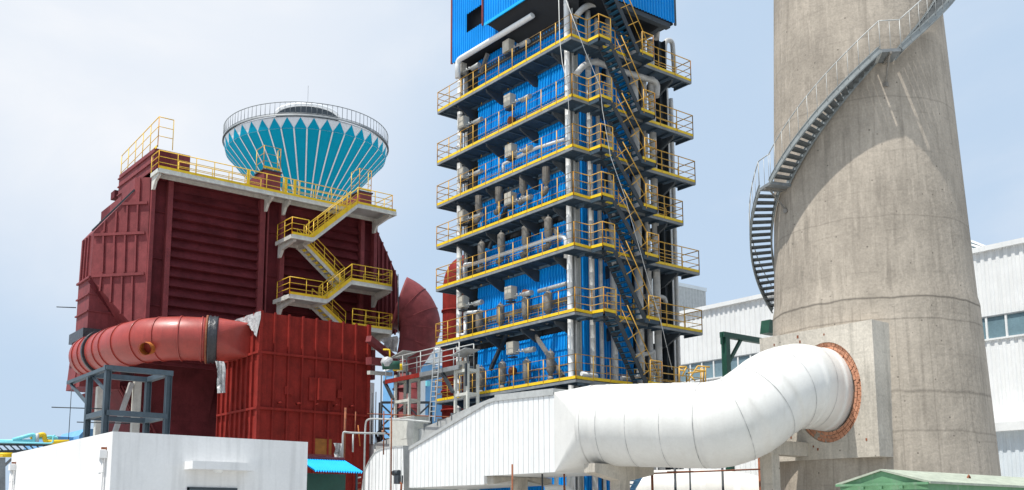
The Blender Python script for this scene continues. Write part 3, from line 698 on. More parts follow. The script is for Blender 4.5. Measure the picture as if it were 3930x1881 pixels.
for x, y, c, lv in bx:
    p = P(x, y, u=30.45); o = proto if first else copy_tree(proto); first = False
    o.location = (p.x, p.y, p.z-.31)
    o['label'] = 'beige control box above the %s walkway, at its %s' % (ORD[lv], 'left end by the white pipe' if c == 0 else 'middle in front of the blue cladding')
def sil():
    r_ = thing('silencer', (0,0,0), 'x', 'silencer', 'grey-brown cylinders standing along the tower walkways')
    MB().lathe((0,0), [(0,1.1),(.1,1.1),(.13,1.04),(.19,1.0),(.2,.97),(.2,.18),(.14,.08),(.1,.0)], 16).build('body', M['taupe'], r_)
    MB().tube([(0,0,1.1),(0,0,1.2)], .035).build('cap', M['steel'], r_)
    t = MB(); t.tube([(0,0,.1),(0,0,-.12)], .1, 10); t.tube(bendpath([(0,0,-.1),(0,0,-.3),(0,.3,-.38)], .12), .14, 10); t.build('foot_pipe', M['taupe'], r_)
    return r_
ps = sil(); first = True
PO = ['leftmost', 'second from the left', 'third from the left', 'rightmost']
sl_ = [(5,[(1848,968),(1924,934),(2018,906),(2105,876)],'fifth'), (6,[(1840,1230),(1921,1208),(2018,1182),(2104,1162)],'sixth'), (7,[(1848,1450),(1928,1430),(2022,1422),(2113,1392)],'lowest'), (4,[(1838,780),(1915,745),(2008,705),(2096,668)],'fourth')]
for lv, ps_, nm in sl_:
    for k, (x, y) in enumerate(ps_):
        p = P(x, y, u=30.55); o = ps if first else copy_tree(ps); first = False
        o.location = (p.x, p.y, p.z-.55)
        o['label'] = ('grey-brown cylinder above the %s walkway, %s of its row' if lv != 4 else 'grey-brown hanging cylinder above the %s walkway, %s of its row') % (nm, PO[k])
for k, (x, y, lv) in enumerate(((1975,1425,'lowest'),(2026,1128,'sixth'),(2030,905,'fifth'),(1970,465,'second'))):
    p = P(x, y, u=30.85); t = MB(); t.tube([p, p-Vector((.25,0,0))], .2, 14); t.tube([p, p-Vector((.3,0,0))], .1, 10)
    t.build('burner_port', M['rust'], label='rusty round burner port on the blue wall at the %s walkway' % lv, cat='burner port', group='rusty burner ports on the blue wall')
cb = [P(2165,-20,v=31.3), P(2247,200,v=31.2), P(2303,330,v=31.2), P(2312,420,v=31.2), P(2343,600,v=31.2), P(2400,760,v=31.1), P(2470,1010,v=31.1), P(2540,1250,v=31.1), P(2580,1420,v=31)]
MB().tube(cb, .015, 5).build('cable', M['cable'], label='thin pale cable slanting down in front of the tower stairs', cat='cable')
MB().tube([P(2144,-20,u=29.3), P(2148,150,u=29.3), P(2158,240,u=29.3), P(2178,330,u=29.4), P(2185,460,u=29.5)], .018, 5).build('cable', M['cable'], label='thin pale cable hanging down beside the white corner pipe', cat='cable')
# ================================================================== DUST COLLECTOR
VR, VO, VL_ = 56.2, 54.98, 53.9
dc = thing('dust_collector', (26, 60, 0), 'huge maroon steel dust collector with ribbed walls and a yellow-railed roof walkway', 'dust collector')
UA = P(573, 1100, v=VR).x; UE = P(1442, 1100, v=VR).x; ZW = 21.55
ZBC = P(700, 1385, v=VR).z
MB().box((UA+.05, VR+.35, ZBC), (UE-.05, VR+11, ZW-.2)).build('casing', M['maroon_dk'], dc)
# louvred bays: clapboard rows, lower lip proud
bays = [(647, 992), (1090, 1376)]
rowh = .585
for x0, x1 in bays:
    a, b = P(x0, 1000, v=VR).x, P(x1, 1000, v=VR).x; t = MB(); z = ZW-.7
    while z > ZBC+.6:
        t.add([(a,VR+.3,z),(b,VR+.3,z),(b,VR-.02,z-rowh+.05),(a,VR-.02,z-rowh+.05),(b,VR+.3,z-rowh),(a,VR+.3,z-rowh)], [(0,3,2,1),(3,5,4,2),(0,5,3),(1,2,4)]); z -= rowh
    t.build('louvre_wall', M['maroon_dk'], dc)
for x, w in ((575, .22), (641, .3), (1001, .35), (1080, .3), (1388, .28), (1438, .25), (1022, .08)):
    p = P(x, 1000, v=VR).x; t = MB(); t.box((p-w/2, VR-.1, ZBC), (p+w/2, VR+.34, ZW-.2)); t.build('post', M['maroon'], dc)
for z in (13.8, 16.6, 19.4):
    for x0, x1 in ((588, 630), (1016, 1070), (1396, 1432)):
        a, b = P(x0, 1000, v=VR).x, P(x1, 1000, v=VR).x; MB().box((a, VR+.26, z), (b, VR+.35, z+.06)).build('rib', M['maroon_dk'], dc)
MB().beam((UA-.02, VR+.1, ZBC), (UA-.02, VR+.1, ZW-.3), .1, .2).build('corner_flange', M['redbox'], dc)
# splayed inlet horn
hd = (P(347, 1065, d=60.2)-P(573, 1065, v=VR)); hd.z = 0
NU, NV = P(573, 1065, v=VR).x, VR
A0 = P(348, 1065, d=61.0)
hdir = Vector((A0.x-NU, A0.y-NV, 0)).normalized(); hn = Vector((hdir.y, -hdir.x, 0))
if hn.x > 0: hn = -hn
def H(x, y, off=0):
    r = ROT @ Vector((x-PPX, -(y-PPY), -FPX)); o = Vector((NU, NV, 0))+hn*off
    t = (o-EYE).dot(hn)/r.dot(hn); return EYE+r*t
outl = [(519,681),(578,681),(553,1240),(500,1240),(347,1065),(360,890),(516,734)]
hp = [H(x, y) for x, y in outl]
farv = P(302, 1085, u=hp[4].x).y-hp[4].y
MB().prism(hp, (0, farv, 0)).build('inlet_horn', M['maroon'], dc, label='splayed maroon inlet hood with flat ribs')
horn = [o for o in bpy.data.objects if o.name.startswith('inlet_horn')][0]
rb = []
for (x0,y0,x1,y1) in ((470,783,566,778),(362,902,556,893),(352,1060,553,1050)):
    rb.append((H(x0,y0,.08), H(x1,y1,.08), .16, .1))
for row, (ya, yb, xs) in enumerate(((684,775,(537,)),(786,890,((404,850),(448,812),(490,790),(530,786))),(904,1045,(398,440,481,522)),(1062,0,((390,1118),(430,1160),(470,1205),(510,1240))))):
    for e in xs:
        if row == 1: rb.append((H(e[0], e[1], .06), H(e[0]-4, yb, .06), .1, .12))
        elif row == 3: rb.append((H(e[0]-1, ya, .06), H(e[0]-6, e[1], .06), .1, .12))
        else: rb.append((H(e, ya, .06), H(e-4, yb, .06), .1, .12))
for a, b, w, h in rb: MB().beam(a, b, w, h, hn).build('rib', M['maroon'], horn)
for f in (.25, .5, .75):
    a = hp[5]+Vector((-.05, farv*f, -.1)); b = hp[4]+Vector((-.05, farv*f, 0)); MB().beam(a, b, .1, .12, (1,0,0)).build('rib', M['maroon'], horn)
MB().beam(hp[6]+Vector((0,.0,.1)), hp[5]+Vector((-.1,0,.05)), .1, .12, (0,1,0)).build('sloping_flange', M['steel_dk'], horn)
# tapering inlet shaft below the horn
e4 = hp[4]; uS = e4.x; vS = e4.y
def S(x, y): return P(x, y, u=uS)
zb_ = P(331, 1262, v=vS).z
def shaft(u0, u1, v0, v1, zt, zb2, uo=0, name='inlet_shaft', m='maroon'):
    t = MB(); t.add([(u0-uo,v0,zb2),(u1,v0,zb2),(u1,v1+.3,zb2),(u0-uo,v1+.3,zb2),(u0,v0,zt),(u1,v0,zt),(u1,v1,zt),(u0,v1,zt)],
              [(0,3,2,1),(4,5,6,7),(0,1,5,4),(1,2,6,5),(2,3,7,6),(3,0,4,7)]); return t.build(name, M[m], dc)
tri = [(uS,vS,e4.z),(P(505,1240,v=vS).x,vS,zb_+.2),(P(470,1262,v=vS).x,vS,zb_),(uS,vS,zb_)]
MB().prism([Vector(q) for q in tri], (0, farv, 0)).build('inlet_shaft', M['maroon'], dc)
for f in (.33, .66):
    z = e4.z+(zb_-e4.z)*f; MB().box((uS-.1, vS-.06, z), (uS+.9+2*f, vS+farv+.05, z+.08)).build('rib', M['maroon'], dc)
MB().box((uS-.12, vS-.08, e4.z-.04), (uS+.1, vS+farv+.08, e4.z+.08)).build('rib', M['maroon'], dc)
MB().beam(Vector(tri[0])+Vector((.05,-.06,-.1)), Vector(tri[1])+Vector((-.2,-.06,0)), .5, .1, (0,-1,0)).build('sloping_flange', M['maroon_dk'], dc)
zk = P(331, 1300, v=vS).z; uK = P(470, 1300, v=vS).x
MB().box((uS-.28, vS-.2, zk), (uK+.2, vS+farv+.3, zb_+.02)).build('flexible_joint', M['black'], dc)
zq = P(300, 1482, v=vS).z
lb_ = shaft(uS-.15, uK, vS, vS+farv+.05, zk, zq, .1, 'inlet_shaft', 'maroon')
MB().box((uS-.25, vS+.1, (zk+zq)/2), (uS-.1, vS+farv, (zk+zq)/2+.08)).build('rib', M['maroon'], dc)
for f in (.12,): MB().beam((uS-.28, vS+farv*.35, zq), (uS-.2, vS+farv*.35, (zk+zq)/2), .1, .1, (1,0,0)).build('rib', M['maroon'], dc)
# body gable above the horn, roof channels with guard frames
zr = P(578, 660, v=VR).z
fv = P(456, 702, u=UA).y
body = MB(); body.prism([(UA, VR+.37, 18.5), (UA, fv, 18.5), (UA, fv, P(458, 672, u=UA).z), (UA, VR+.37, P(588, 572, u=UA).z)], (2.2, 0, 0)); body.build('roof_channel', M['maroon'], dc)
for k in range(5):
    za = P(588, 572, u=UA).z-.55*k; zb2 = P(458, 672, u=UA).z-.55*k; MB().beam((UA-.05, VR, za-.3), (UA-.05, fv, zb2-.3), .08, .07).build('rib', M['maroon'], dc)
ux1 = P(427, 760, d=64).x; MB().box((UA-.9, VR+3.2, 15.5), (UA+.1, P(424, 770, u=UA-.9).y, P(450, 765, u=UA-.9).z)).build('side_casing', M['maroon'], dc)
def channel(x0, x1, ytop, vfront=VR-.05, depth=10.5, sheet=True):
    a, b = P(x0, ytop, v=vfront), P(x1, ytop, v=vfront); zt = a.z
    t = MB(); t.prism([(a.x, vfront, ZW-.1), (a.x, vfront+.0, zt), (a.x, vfront+1.3, zt), (a.x, vfront+depth, ZW+1.1), (a.x, vfront+depth, ZW-.1)], (b.x-a.x, 0, 0)); r_ = t.build('roof_channel', M['maroon'], dc)
    MB().box((a.x-.08, vfront-.06, zt), (b.x+.08, vfront+1.35, zt+.08)).build('lid', M['steel_dk'], r_)
    g = MB(); g.rail([(b.x, vfront+.5, zt+.15), (b.x, vfront+.1, zt+.15), (a.x, vfront+.1, zt+.15), (a.x, vfront+1.2, zt+.15)], h=1.5, sp=1.5, rails=(1, .66, .33)); g.build('guard_rail', M['rail_y'], r_)
    tb = MB(); tb.beam((a.x-.02, vfront+.1, zt+.25), (b.x+.02, vfront+.1, zt+.25), .03, .14); tb.build('toe_board', M['yellow'], r_)
    return a, b, zt
a_, b_, zt_ = P(604, 568, v=VR-.05), P(656, 572, v=VR-.05), 0
zt_ = a_.z; MB().box((a_.x, VR-.05, ZW), (b_.x, VR+.9, zt_-.08)).build('roof_channel', M['maroon_dk'], dc)
g = MB(); pz = zt_+.25; k_ = P(469, 600, u=UA+.1); g.rail([(b_.x+.15, VR+.1, pz), (UA+.1, VR+.1, pz), (UA+.1, fv, pz-.35)], h=1.75, sp=1.4, r=.03); g.build('guard_rail', M['rail_y'], dc)
g = MB(); g.beam((UA+.05, VR+.1, pz-.1), (UA+.05, fv, pz-.45), .03, .16); g.build('toe_board', M['yellow'], dc)
for vv in (57.5, 60, 62.5, 65): MB().box((UA+.3, vv, zt_-.6), (UA+1.4, vv+.8, zt_-.1)).build('roof_hatch', M['maroon_dk'], dc)
channel(1014, 1078, 652); channel(1382, 1427, 735)
MB().box((P(824,672,v=VR+.5).x, VR+.3, ZW), (P(858,672,v=VR+.5).x, VR+1.1, ZW+.55)).build('roof_hatch', M['redbox'], dc)
MB().box((UA, VR, ZW-.25), (UE, VR+10.5, ZW+.35)).build('roof', M['maroon_dk'], dc)
for x in (955, 1100, 1135):
    p = P(x, 690 if x < 1000 else 700, v=VR-.2); MB().beam((p.x, VR-.1, ZW), (p.x, VR-.1, ZW+1.5), .1, .16).build('davit', M['yellow'], dc)
# roof walkway in white steel with brackets
def wplat(pts_out, z, dv, name, rails, brk, par, label=None):
    """platform running along X from u0 to u1, outer edge v0, inner v1"""
    u0, u1, v0, v1 = pts_out; t = MB(); t.box((u0, v0, z-.06), (u1, v1, z))
    w_ = t.build(name, M['galv'], par, label=label)
    t = MB(); t.beam((u0, v0, z-.15), (u1, v0, z-.15), .08, .26); t.beam((u0, v0-.05, z-.28), (u1, v0-.05, z-.28), .12, .03); t.build('edge_beam', M['cream'], w_)
    t = MB(); t.beam((u0, v1-.3, z-.17), (u1, v1-.3, z-.17), .08, .22); t.build('edge_beam', M['cream'], w_)
    for e in (u0, u1): MB().beam((e, v0, z-.15), (e, v1, z-.15), .08, .24).build('end_beam', M['cream'], w_)
    t = MB(); t.beam((u0, v0, z+.07), (u1, v0, z+.07), .02, .15); t.build('toe_board', M['yellow'], w_)
    for e in brk:
        t = MB(); t.prism([(e, v0+.1, z-.18), (e, VR, z-.18), (e, VR, z-1.0), (e, VR-.25, z-1.0), (e, VR-.55, z-.6), (e, v0+.1, z-.4)], (.16, 0, 0)); t.build('bracket', M['cream'], w_)
    for pl in rails: MB().rail(pl, h=1.05, sp=1.15, r=.03).build('handrail', M['rail_y'], w_)
    return w_
xe = lambda x, y, v: P(x, y, v=v).x
uw0 = P(608, 648, v=VO).x; uR = P(1520, 817, v=VL_).x; uT = P(1372, 786, v=VL_).x
wplat((uw0, uT, VO, VR), ZW, 0, 'roof_walkway', [[(uw0, VR, ZW), (uw0, VO, ZW), (xe(1330,780,VO), VO, ZW)], [(uw0+1.6, VR-.05, ZW), (xe(1000,700,VR), VR-.05, ZW)], [(xe(1085,700,VR), VR-.05, ZW), (xe(1370,700,VR), VR-.05, ZW)]],
      [uw0+.05, xe(1012,760,VR), xe(1080,760,VR)], dc)
wplat((uT, uR, VL_, VR), ZW, 0, 'roof_walkway', [[(uT, VL_, ZW), (uR-.3, VL_, ZW), (uR-.3, VR-.3, ZW)]], [xe(1428,860,VR)], dc)
zl1 = P(1120, 897, v=VL_).z; zl2 = P(1348, 1075, v=VL_).z; zl3 = P(1111, 1127, v=VL_).z; zl4 = P(1352, 1247, v=VL_).z
L1 = (P(1120,897,v=VL_).x, P(1201,908,v=VL_).x); L2 = (P(1348,1075,v=VL_).x, P(1503,1100,v=VL_).x); L3 = (P(1111,1127,v=VL_).x, P(1254,1143,v=VL_).x); L4 = (P(1352,1247,v=VL_).x, P(1503,1275,v=VL_).x)
VM = VL_+.95
wplat((L1[0]-.0, L1[1], VL_, VR-.1), zl1, 0, 'landing', [[(L1[0], VR-.3, zl1), (L1[0], VL_, zl1), (L1[1]-.3, VL_, zl1)]], [L1[0]+.2], dc)
wplat((L2[0], L2[1], VL_, VR-.1), zl2, 0, 'landing', [[(L2[0], VL_, zl2), (L2[1], VL_, zl2)], [(L2[1]+.05, VL_+.3, zl2), (L2[1]+.05, VR-.3, zl2)], [(L2[0]+2, VR-.4, zl2), (L2[1], VR-.4, zl2)]], [xe(1425,1130,VR)], dc)
wplat((L3[0], L3[1], VL_, VR-.1), zl3, 0, 'landing', [[(L3[0], VR-.6, zl3), (L3[0], VL_, zl3), (L3[1]-.3, VL_, zl3)]], [xe(1062,1150,VR)], dc)
wplat((L4[0], L4[1], VL_, VR-.1), zl4, 0, 'landing', [[(L4[0], VL_, zl4), (L4[1], VL_, zl4)], [(L4[1]+.05, VL_+.3, zl4), (L4[1]+.05, VR-.3, zl4)], [(L4[0]+2, VR-.4, zl4), (L4[1], VR-.4, zl4)]], [xe(1425,1300,VR)], dc)
MB().beam((xe(1056,1190,VR), VR-.2, zl3-.15), (L3[0], VL_+.5, zl3-.15), .12, .3).build('outrigger', M['cream'], dc)
def flight(a, b, v0, v1, ylw_near=True):
    """a lower end, b upper end (u,z)"""
    pa_, pb_ = Vector((a[0], 0, a[1])), Vector((b[0], 0, b[1])); f = MB()
    f.beam((pa_.x, v0, pa_.z-.12), (pb_.x, v0, pb_.z-.12), .06, .26); r_ = f.build('stair_flight', M['cream'], dc)
    MB().beam((pa_.x, v1, pa_.z-.12), (pb_.x, v1, pb_.z-.12), .06, .26).build('stringer', M['cream'], r_)
    n = max(3, round((pb_.z-pa_.z)/.23))
    for k in range(1, n):
        p = pa_.lerp(pb_, k/n); MB().box((p.x-.13, v0+.04, p.z-.05), (p.x+.13, v1-.04, p.z-.01)).build('tread', M['galv'], r_)
    for v in (v0, v1):
        t = MB(); t.beam((pa_.x, v-.04, pa_.z+.1), (pb_.x, v-.04, pb_.z+.1), .02, .2); t.build('toe_board', M['yellow'], r_)
        t = MB(); h = 1.02; q0, q1 = Vector((pa_.x, v-.05, pa_.z)), Vector((pb_.x, v-.05, pb_.z)); dd = (q1-q0).normalized()
        for k, rr in ((1, .03), (.66, .02), (.33, .02)): t.tube([q0+Z3*h*k, q1+Z3*h*k], rr, 5)
        m = max(2, round((q1-q0).length/1.0))
        for j in range(m+1): p = q0.lerp(q1, j/m); t.tube([p, p+Z3*h], .028, 5)
        t.build('handrail', M['rail_y'], r_)
flight((L1[1], zl1), (uT, ZW), VL_, VM)
f2a = P(1143, 930, v=VM+.9); flight((L2[0]+.1, zl2), (max(L1[0]+.35, f2a.x), zl1), VM+.15, VM+1.05)
flight((L3[1], zl3), (L2[0], zl2), VL_, VM)
f4 = P(1200, 1160, v=VM+.9); flight((L4[0]+.1, zl4), (f4.x, zl3), VM+.15, VM+1.05)
# outlet horn on the right end
oh = [P(x, y, v=VR+.4) for x, y in ((1426,850),(1446,880),(1526,1062),(1526,1276),(1426,1310))]
MB().prism(oh, (0, 8, 0)).build('outlet_horn', M['maroon_dk'], dc)
for x in (1452, 1468, 1484, 1500, 1516):
    yt = 880+(x-1446)*2.25; MB().beam(P(x, yt, v=VR+.34), P(x, 1285, v=VR+.34), .09, .12, (0,1,0)).build('rib', M['maroon'], dc)
# hoppers under the casing and support columns
hz = ZBC
for a0, a1 in ((UA+.2, UA+5.4), (UA+5.4, UA+10.5), (UA+10.5, UE-.2)):
    t = MB(); c_ = (a0+a1)/2
    for vv in (VR+2.5,):
        t.add([(a0,vv,hz),(a1,vv,hz),(a1,vv+8,hz),(a0,vv+8,hz),(c_-1.6,vv+1.5,1.2),(c_+1.6,vv+1.5,1.2),(c_+1.6,vv+5.5,1.2),(c_-1.6,vv+5.5,1.2)], [(0,1,5,4),(1,2,6,5),(2,3,7,6),(3,0,4,7),(4,5,6,7)])
    t.build('hopper', M['maroon_dk'], dc)
sk = MB(); sk.prism([P(438,1471,v=VR+3), P(600,1440,v=VR+3), P(900,1440,v=VR+3), P(900,1760,v=VR+3), P(590,1720,v=VR+3), P(500,1580,v=VR+3)], (0, 7, 0)); sk.build('lower_casing', M['maroon_dk'], dc)
MB().box((UA+.4, VR+.5, ZBC-.25), (UE-.4, VR+.75, ZBC)).build('bottom_beam', M['maroon_dk'], dc)
for k in range(5):
    a = P(450+k*14, 1478+k*2, v=VR+2.9); b = P(512+k*22, 1585+k*22, v=VR+2.9); MB().beam(a, b, .1, .14, (0,1,0)).build('rib', M['maroon'], dc)
for x, w, y0 in ((385, .38, 1485), (527, .42, 1462)):
    p = P(x, y0, v=VR+2.0); MB().box((p.x-w/2, VR+1.8, 0), (p.x+w/2, VR+2.2, p.z)).build('column', M['cream'], dc)
p0, p1 = P(505, 1470, v=VR+1.9), P(440, 1662, v=VR+1.9); MB().beam(p0, p1, .3, .25).build('brace', M['galv'], dc)
# ================================================================== RED DUCT AND RED BOX
pc = P(1000, 1196, d=52.0); VX = pc.y; UX = pc.x
rd = thing('round_duct', (16, 50, 0), 'glossy red round duct with dark clamp bands curving in front of the collector', 'duct')
q0 = P(352, 1368, d=61.0); q1 = P(520, 1330, d=54.5); q2 = P(640, 1300, d=49.5); near = [P(962,1241,u=UX-.02), P(962,1366,u=UX-.02)]; RV = near[0].y+1.15; q3 = P(795, 1303, v=RV)
R_ = 1.14
ctl = [P(340,1372,d=60.8), P(420,1345,d=57.9), P(500,1320,d=55.6), P(585,1304,d=54.2), P(690,1299,d=53.5), q3]
cpts = [ctl[0]]
for i in range(len(ctl)-1):
    p0, p1, p2, p3 = ctl[max(0,i-1)], ctl[i], ctl[i+1], ctl[min(len(ctl)-1,i+2)]
    for k in range(1, 6):
        t = k/5; cpts.append(.5*((2*p1)+(p2-p0)*t+(2*p0-5*p1+4*p2-p3)*t*t+(3*p1-p0-3*p2+p3)*t**3))
MB().sweep(cpts, [R_]*len(cpts), 40).build('duct_pipe', M['duct_red'], rd)
def band(i, f, w, extra, m, name, lab=None):
    a = cpts[i].lerp(cpts[i+1], f); d = (cpts[i+1]-cpts[i]).normalized()
    MB().sweep([a-d*w/2, a+d*w/2], [R_+extra]*2, 40).build(name, M[m], rd, label=lab)
def px_x(q): c = ROT.transposed() @ (q-EYE); return PPX-FPX*c.x/c.z
def bandx(x, *k):
    for i in range(len(cpts)-1):
        x0, x1 = px_x(cpts[i]), px_x(cpts[i+1])
        if min(x0, x1) <= x <= max(x0, x1) and x1 > x0: return band(i, (x-x0)/(x1-x0), *k)
for x in (352, 374, 430, 455, 500, 560, 625, 700, 775): bandx(x, .07, .05, 'duct_red', 'rib')
bandx(398, .26, .12, 'black', 'clamp_band', 'dark clamp band near the far end of the red duct')
e_ = cpts[-1]; d_ = (cpts[-1]-cpts[-2]).normalized()
MB().sweep([e_-d_*.06, e_+d_*.04], [R_+.13]*2, 40).build('flange', M['rust'], rd)
fp = [e_+d_*(.04+.1*k) for k in range(6)]; MB().sweep(fp, [R_+.1, R_+.14, R_+.06, R_+.13, R_+.07, R_+.12], 40).build('flexible_joint', M['black'], rd, label='black fabric joint at the near end of the red duct')
uBx = UX-.02; s0 = e_+d_*.55; n = 40; x_ = d_.cross(Z3).normalized(); y_ = x_.cross(d_)
ring = [s0+(x_*math.cos(2*math.pi*j/n)+y_*math.sin(2*math.pi*j/n))*(R_+.02) for j in range(n)]
zA, zB = near[0].z, near[1].z; y0_, y1_ = near[0].y, near[0].y+2.3
t = transition([(uBx, y0_, zA), (uBx, y1_, zA), (uBx, y1_, zB), (uBx, y0_, zB)], ring)
t.build('transition_piece', M['duct_red'], rd, label='pyramid-shaped end of the red duct')
na = P(604, 1330, d=53.9); nb = P(557, 1339, d=52.7)
MB().sweep([na, nb], [.32, .32], 20, caps=False).build('nozzle', M['orange'], rd, label='short open ochre nozzle on the red duct')
t = MB(); nd = (nb-na).normalized(); t.sweep([nb-nd*.02, nb+nd*.03], [.38, .38], 20, caps=False); t.sweep([na+nd*.25, na+nd*.26], [.31, .31], 20); t.build('nozzle_flange', M['orange'], rd)
# box
rx = thing('red_steel_casing', (22, 38, 0), 'tall oxide-red ribbed steel box standing in front of the dust collector', 'steel casing')
pc = P(1000, 1196, d=52.0); VX = pc.y; UX = pc.x; ux2 = P(1414, 1240, v=VX).x; vx2 = P(850, 1320, u=UX).y; ztop = pc.z
MB().box((UX, VX, 2), (ux2, vx2, ztop-.02)).build('casing', M['redbox'], rx)
nr = 8
for i in range(nr+1):
    u = UX+(ux2-UX)*i/nr
    if 0 < i < nr: MB().box((u-.045, VX-.15, 2), (u+.045, VX+.01, ztop+.03)).build('rib', M['redbox'], rx)
for e in (UX, ux2): MB().box((e-.09, VX-.17, 2), (e+.09, VX+.06, ztop+.05)).build('corner_angle', M['redbox'], rx)
for y in (1353, 1567):
    z = P(1005, y, v=VX).z; MB().box((UX-.14, VX-.19, z-.06), (ux2, VX+.02, z+.06)).build('girt', M['redbox'], rx); MB().box((UX-.137, VX-.187, z-.057), (UX+.02, vx2, z+.057)).build('girt', M['redbox'], rx)
i = 1
v = VX+.55
while v < vx2: MB().box((UX-.13, v-.04, 2), (UX+.01, v+.04, ztop+.02)).build('rib', M['redbox'], rx); v += .62
def fbox(x0, y0, x1, y1, dp, name, m='redbox', par=rx):
    a, b = P(x0, y0, v=VX), P(x1, y1, v=VX); return MB().box((a.x, VX-dp, b.z), (b.x, VX-.01, a.z)).build(name, M[m], par)
fbox(1214,1452,1275,1542,.35,'door_hood'); fbox(1184,1448,1214,1540,.12,'door_frame'); fbox(1090,1483,1118,1516,.12,'hatch'); fbox(1292,1496,1317,1530,.12,'hatch')
for x in (1066, 1137, 1208, 1280, 1342):
    p = P(x, 1547+(x-1066)*.05, v=VX); MB().tube([p, p+Vector((0,-.45,0))], .045, 8).build('pipe_stub', M['redbox'], rx)
fbox(1203,1683,1268,1752,.1,'access_door','orange_brown')
def cloth(name, pts, thick, label):
    t = MB(); n = 9; q = [Vector(p) for p in pts]
    g = [[None]*(n+1) for _ in range(n+1)]
    for i in range(n+1):
        for j in range(n+1):
            a = q[0].lerp(q[1], i/n); b = q[3].lerp(q[2], i/n); p = a.lerp(b, j/n)
            g[i][j] = len(t.v); t.v.append(p+Vector((math.sin(i*2.1+j*.4), math.sin(i*1.7+1+j*.7), .3*math.sin(j*2)))*thick)
    for i in range(n):
        for j in range(n): t.face([g[i][j], g[i+1][j], g[i+1][j+1], g[i][j+1]], True)
    return t.build(name, M['tarp'], label=label, cat='tarpaulin')
cloth('plastic_sheet', [P(890,1232,u=UX-.15), P(1000,1194,u=UX-.15), P(985,1295,u=UX-.2), P(955,1243,u=UX-.2)], .05, 'grey plastic sheet draped over the top left corner of the red steel box')
cloth('plastic_sheet', [P(828,1385,d=52), P(858,1388,d=51.8), P(866,1505,d=51.7), P(838,1508,d=51.9)], .07, 'crumpled pale plastic sheet hanging below the end of the red duct')
cloth('plastic_sheet', [P(1282,1700,d=41), P(1316,1702,d=40.8), P(1312,1755,d=40.8), P(1288,1755,d=41)], .06, 'pale plastic sheet wrapped over a pipe above the blue canopy')
# fan elbow
fe = thing('elbow_duct', (36, 60, 0), 'big maroon segmented elbow narrowing down to a vertical pipe beside the collector', 'duct')
def fq(x, y): return P(x, y, d=64.5)
ppm = 3866/64.5*1.01
el0 = [(1530,1166,111),(1552,1173,106),(1574,1187,100),(1600,1221,91),(1611,1254,85),(1608,1292,78),(1593,1336,67),(1573,1382,56),(1562,1412,51),(1560,1440,50)]
el = []
for (x0,y0,r0),(x1,y1,r1) in zip(el0, el0[1:]):
    for k in range(3): f = k/3; el.append((x0+(x1-x0)*f, y0+(y1-y0)*f, r0+(r1-r0)*f))
el.append(el0[-1])
for _ in range(3): el = [el[0]]+[tuple((el[i-1][j]+2*el[i][j]+el[i+1][j])/4 for j in range(3)) for i in range(1, len(el)-1)]+[el[-1]]
MB().sweep([fq(x, y) for x, y, r in el], [r/ppm for x, y, r in el], 48).build('elbow', M['maroon'], fe)
for i in (5, 9, 13, 17): MB().sweep([fq(*el[i][:2]), fq(*el[i][:2]).lerp(fq(*el[i+1][:2]), .12)], [el[i][2]/ppm+.03]*2, 48).build('seam', M['maroon'], fe)
MB().sweep([fq(1526,1166), fq(1530,1166)], [117/ppm]*2, 40).build('flange', M['black'], fe)
a = fq(1560,1440); MB().sweep([a, Vector((a.x, a.y, 0))], [50/ppm]*2, 28).build('down_pipe', M['maroon'], fe)
for y in (1495, 1570):
    z = P(1560, y, d=64.5).z; MB().sweep([(a.x,a.y,z-.04),(a.x,a.y,z+.04)], [55/ppm]*2, 28).build('rib', M['maroon'], fe)
cloth('plastic_sheet', [P(1460,1300,d=62), P(1522,1290,d=62), P(1525,1350,d=62.5), P(1480,1345,d=62.3)], .1, 'dark plastic sheet hanging under the flange of the maroon elbow')
# red vertical pipe left of tower
rv = thing('red_pipe', (37, 50, 0), 'fat bright-red vertical pipe rising behind the left end of the tower walkways', 'pipe')
a = P(1752, 1200, d=57); r = 55/3866*57
top = [Vector((a.x,a.y,0)), Vector((a.x,a.y,P(1752,1075,d=57).z)), Vector((a.x,a.y,P(1752,1040,d=57).z))+Vector((.35,-.3,.15)), Vector((a.x,a.y,P(1752,1030,d=57).z))+Vector((1.4,-1.2,.3))]
tp = bendpath(top, .8, 5); MB().sweep(tp, [r]*len(tp), 28).build('pipe_shell', M['redbox'], rv)
for y in (1196, 1336, 1505, 1577):
    z = P(1752, y, d=57).z; MB().sweep([(a.x,a.y,z-.05),(a.x,a.y,z+.05)], [r+.07]*2, 28).build('rib', M['redbox'], rv)
z0_, z1_ = P(1752,1432,d=57).z, P(1752,1345,d=57).z
t = MB(); n = 12
for k in range(n+1):
    an = math.radians(-120+k*10); t.v += [Vector((a.x+(r+.012)*math.cos(an), a.y+(r+.012)*math.sin(an), z)) for z in (z0_, z1_)]
for k in range(n): t.face([2*k, 2*k+2, 2*k+3, 2*k+1], True)
t.build('primer_patch', M['redpatch'], rv, label='orange patch on the red pipe')
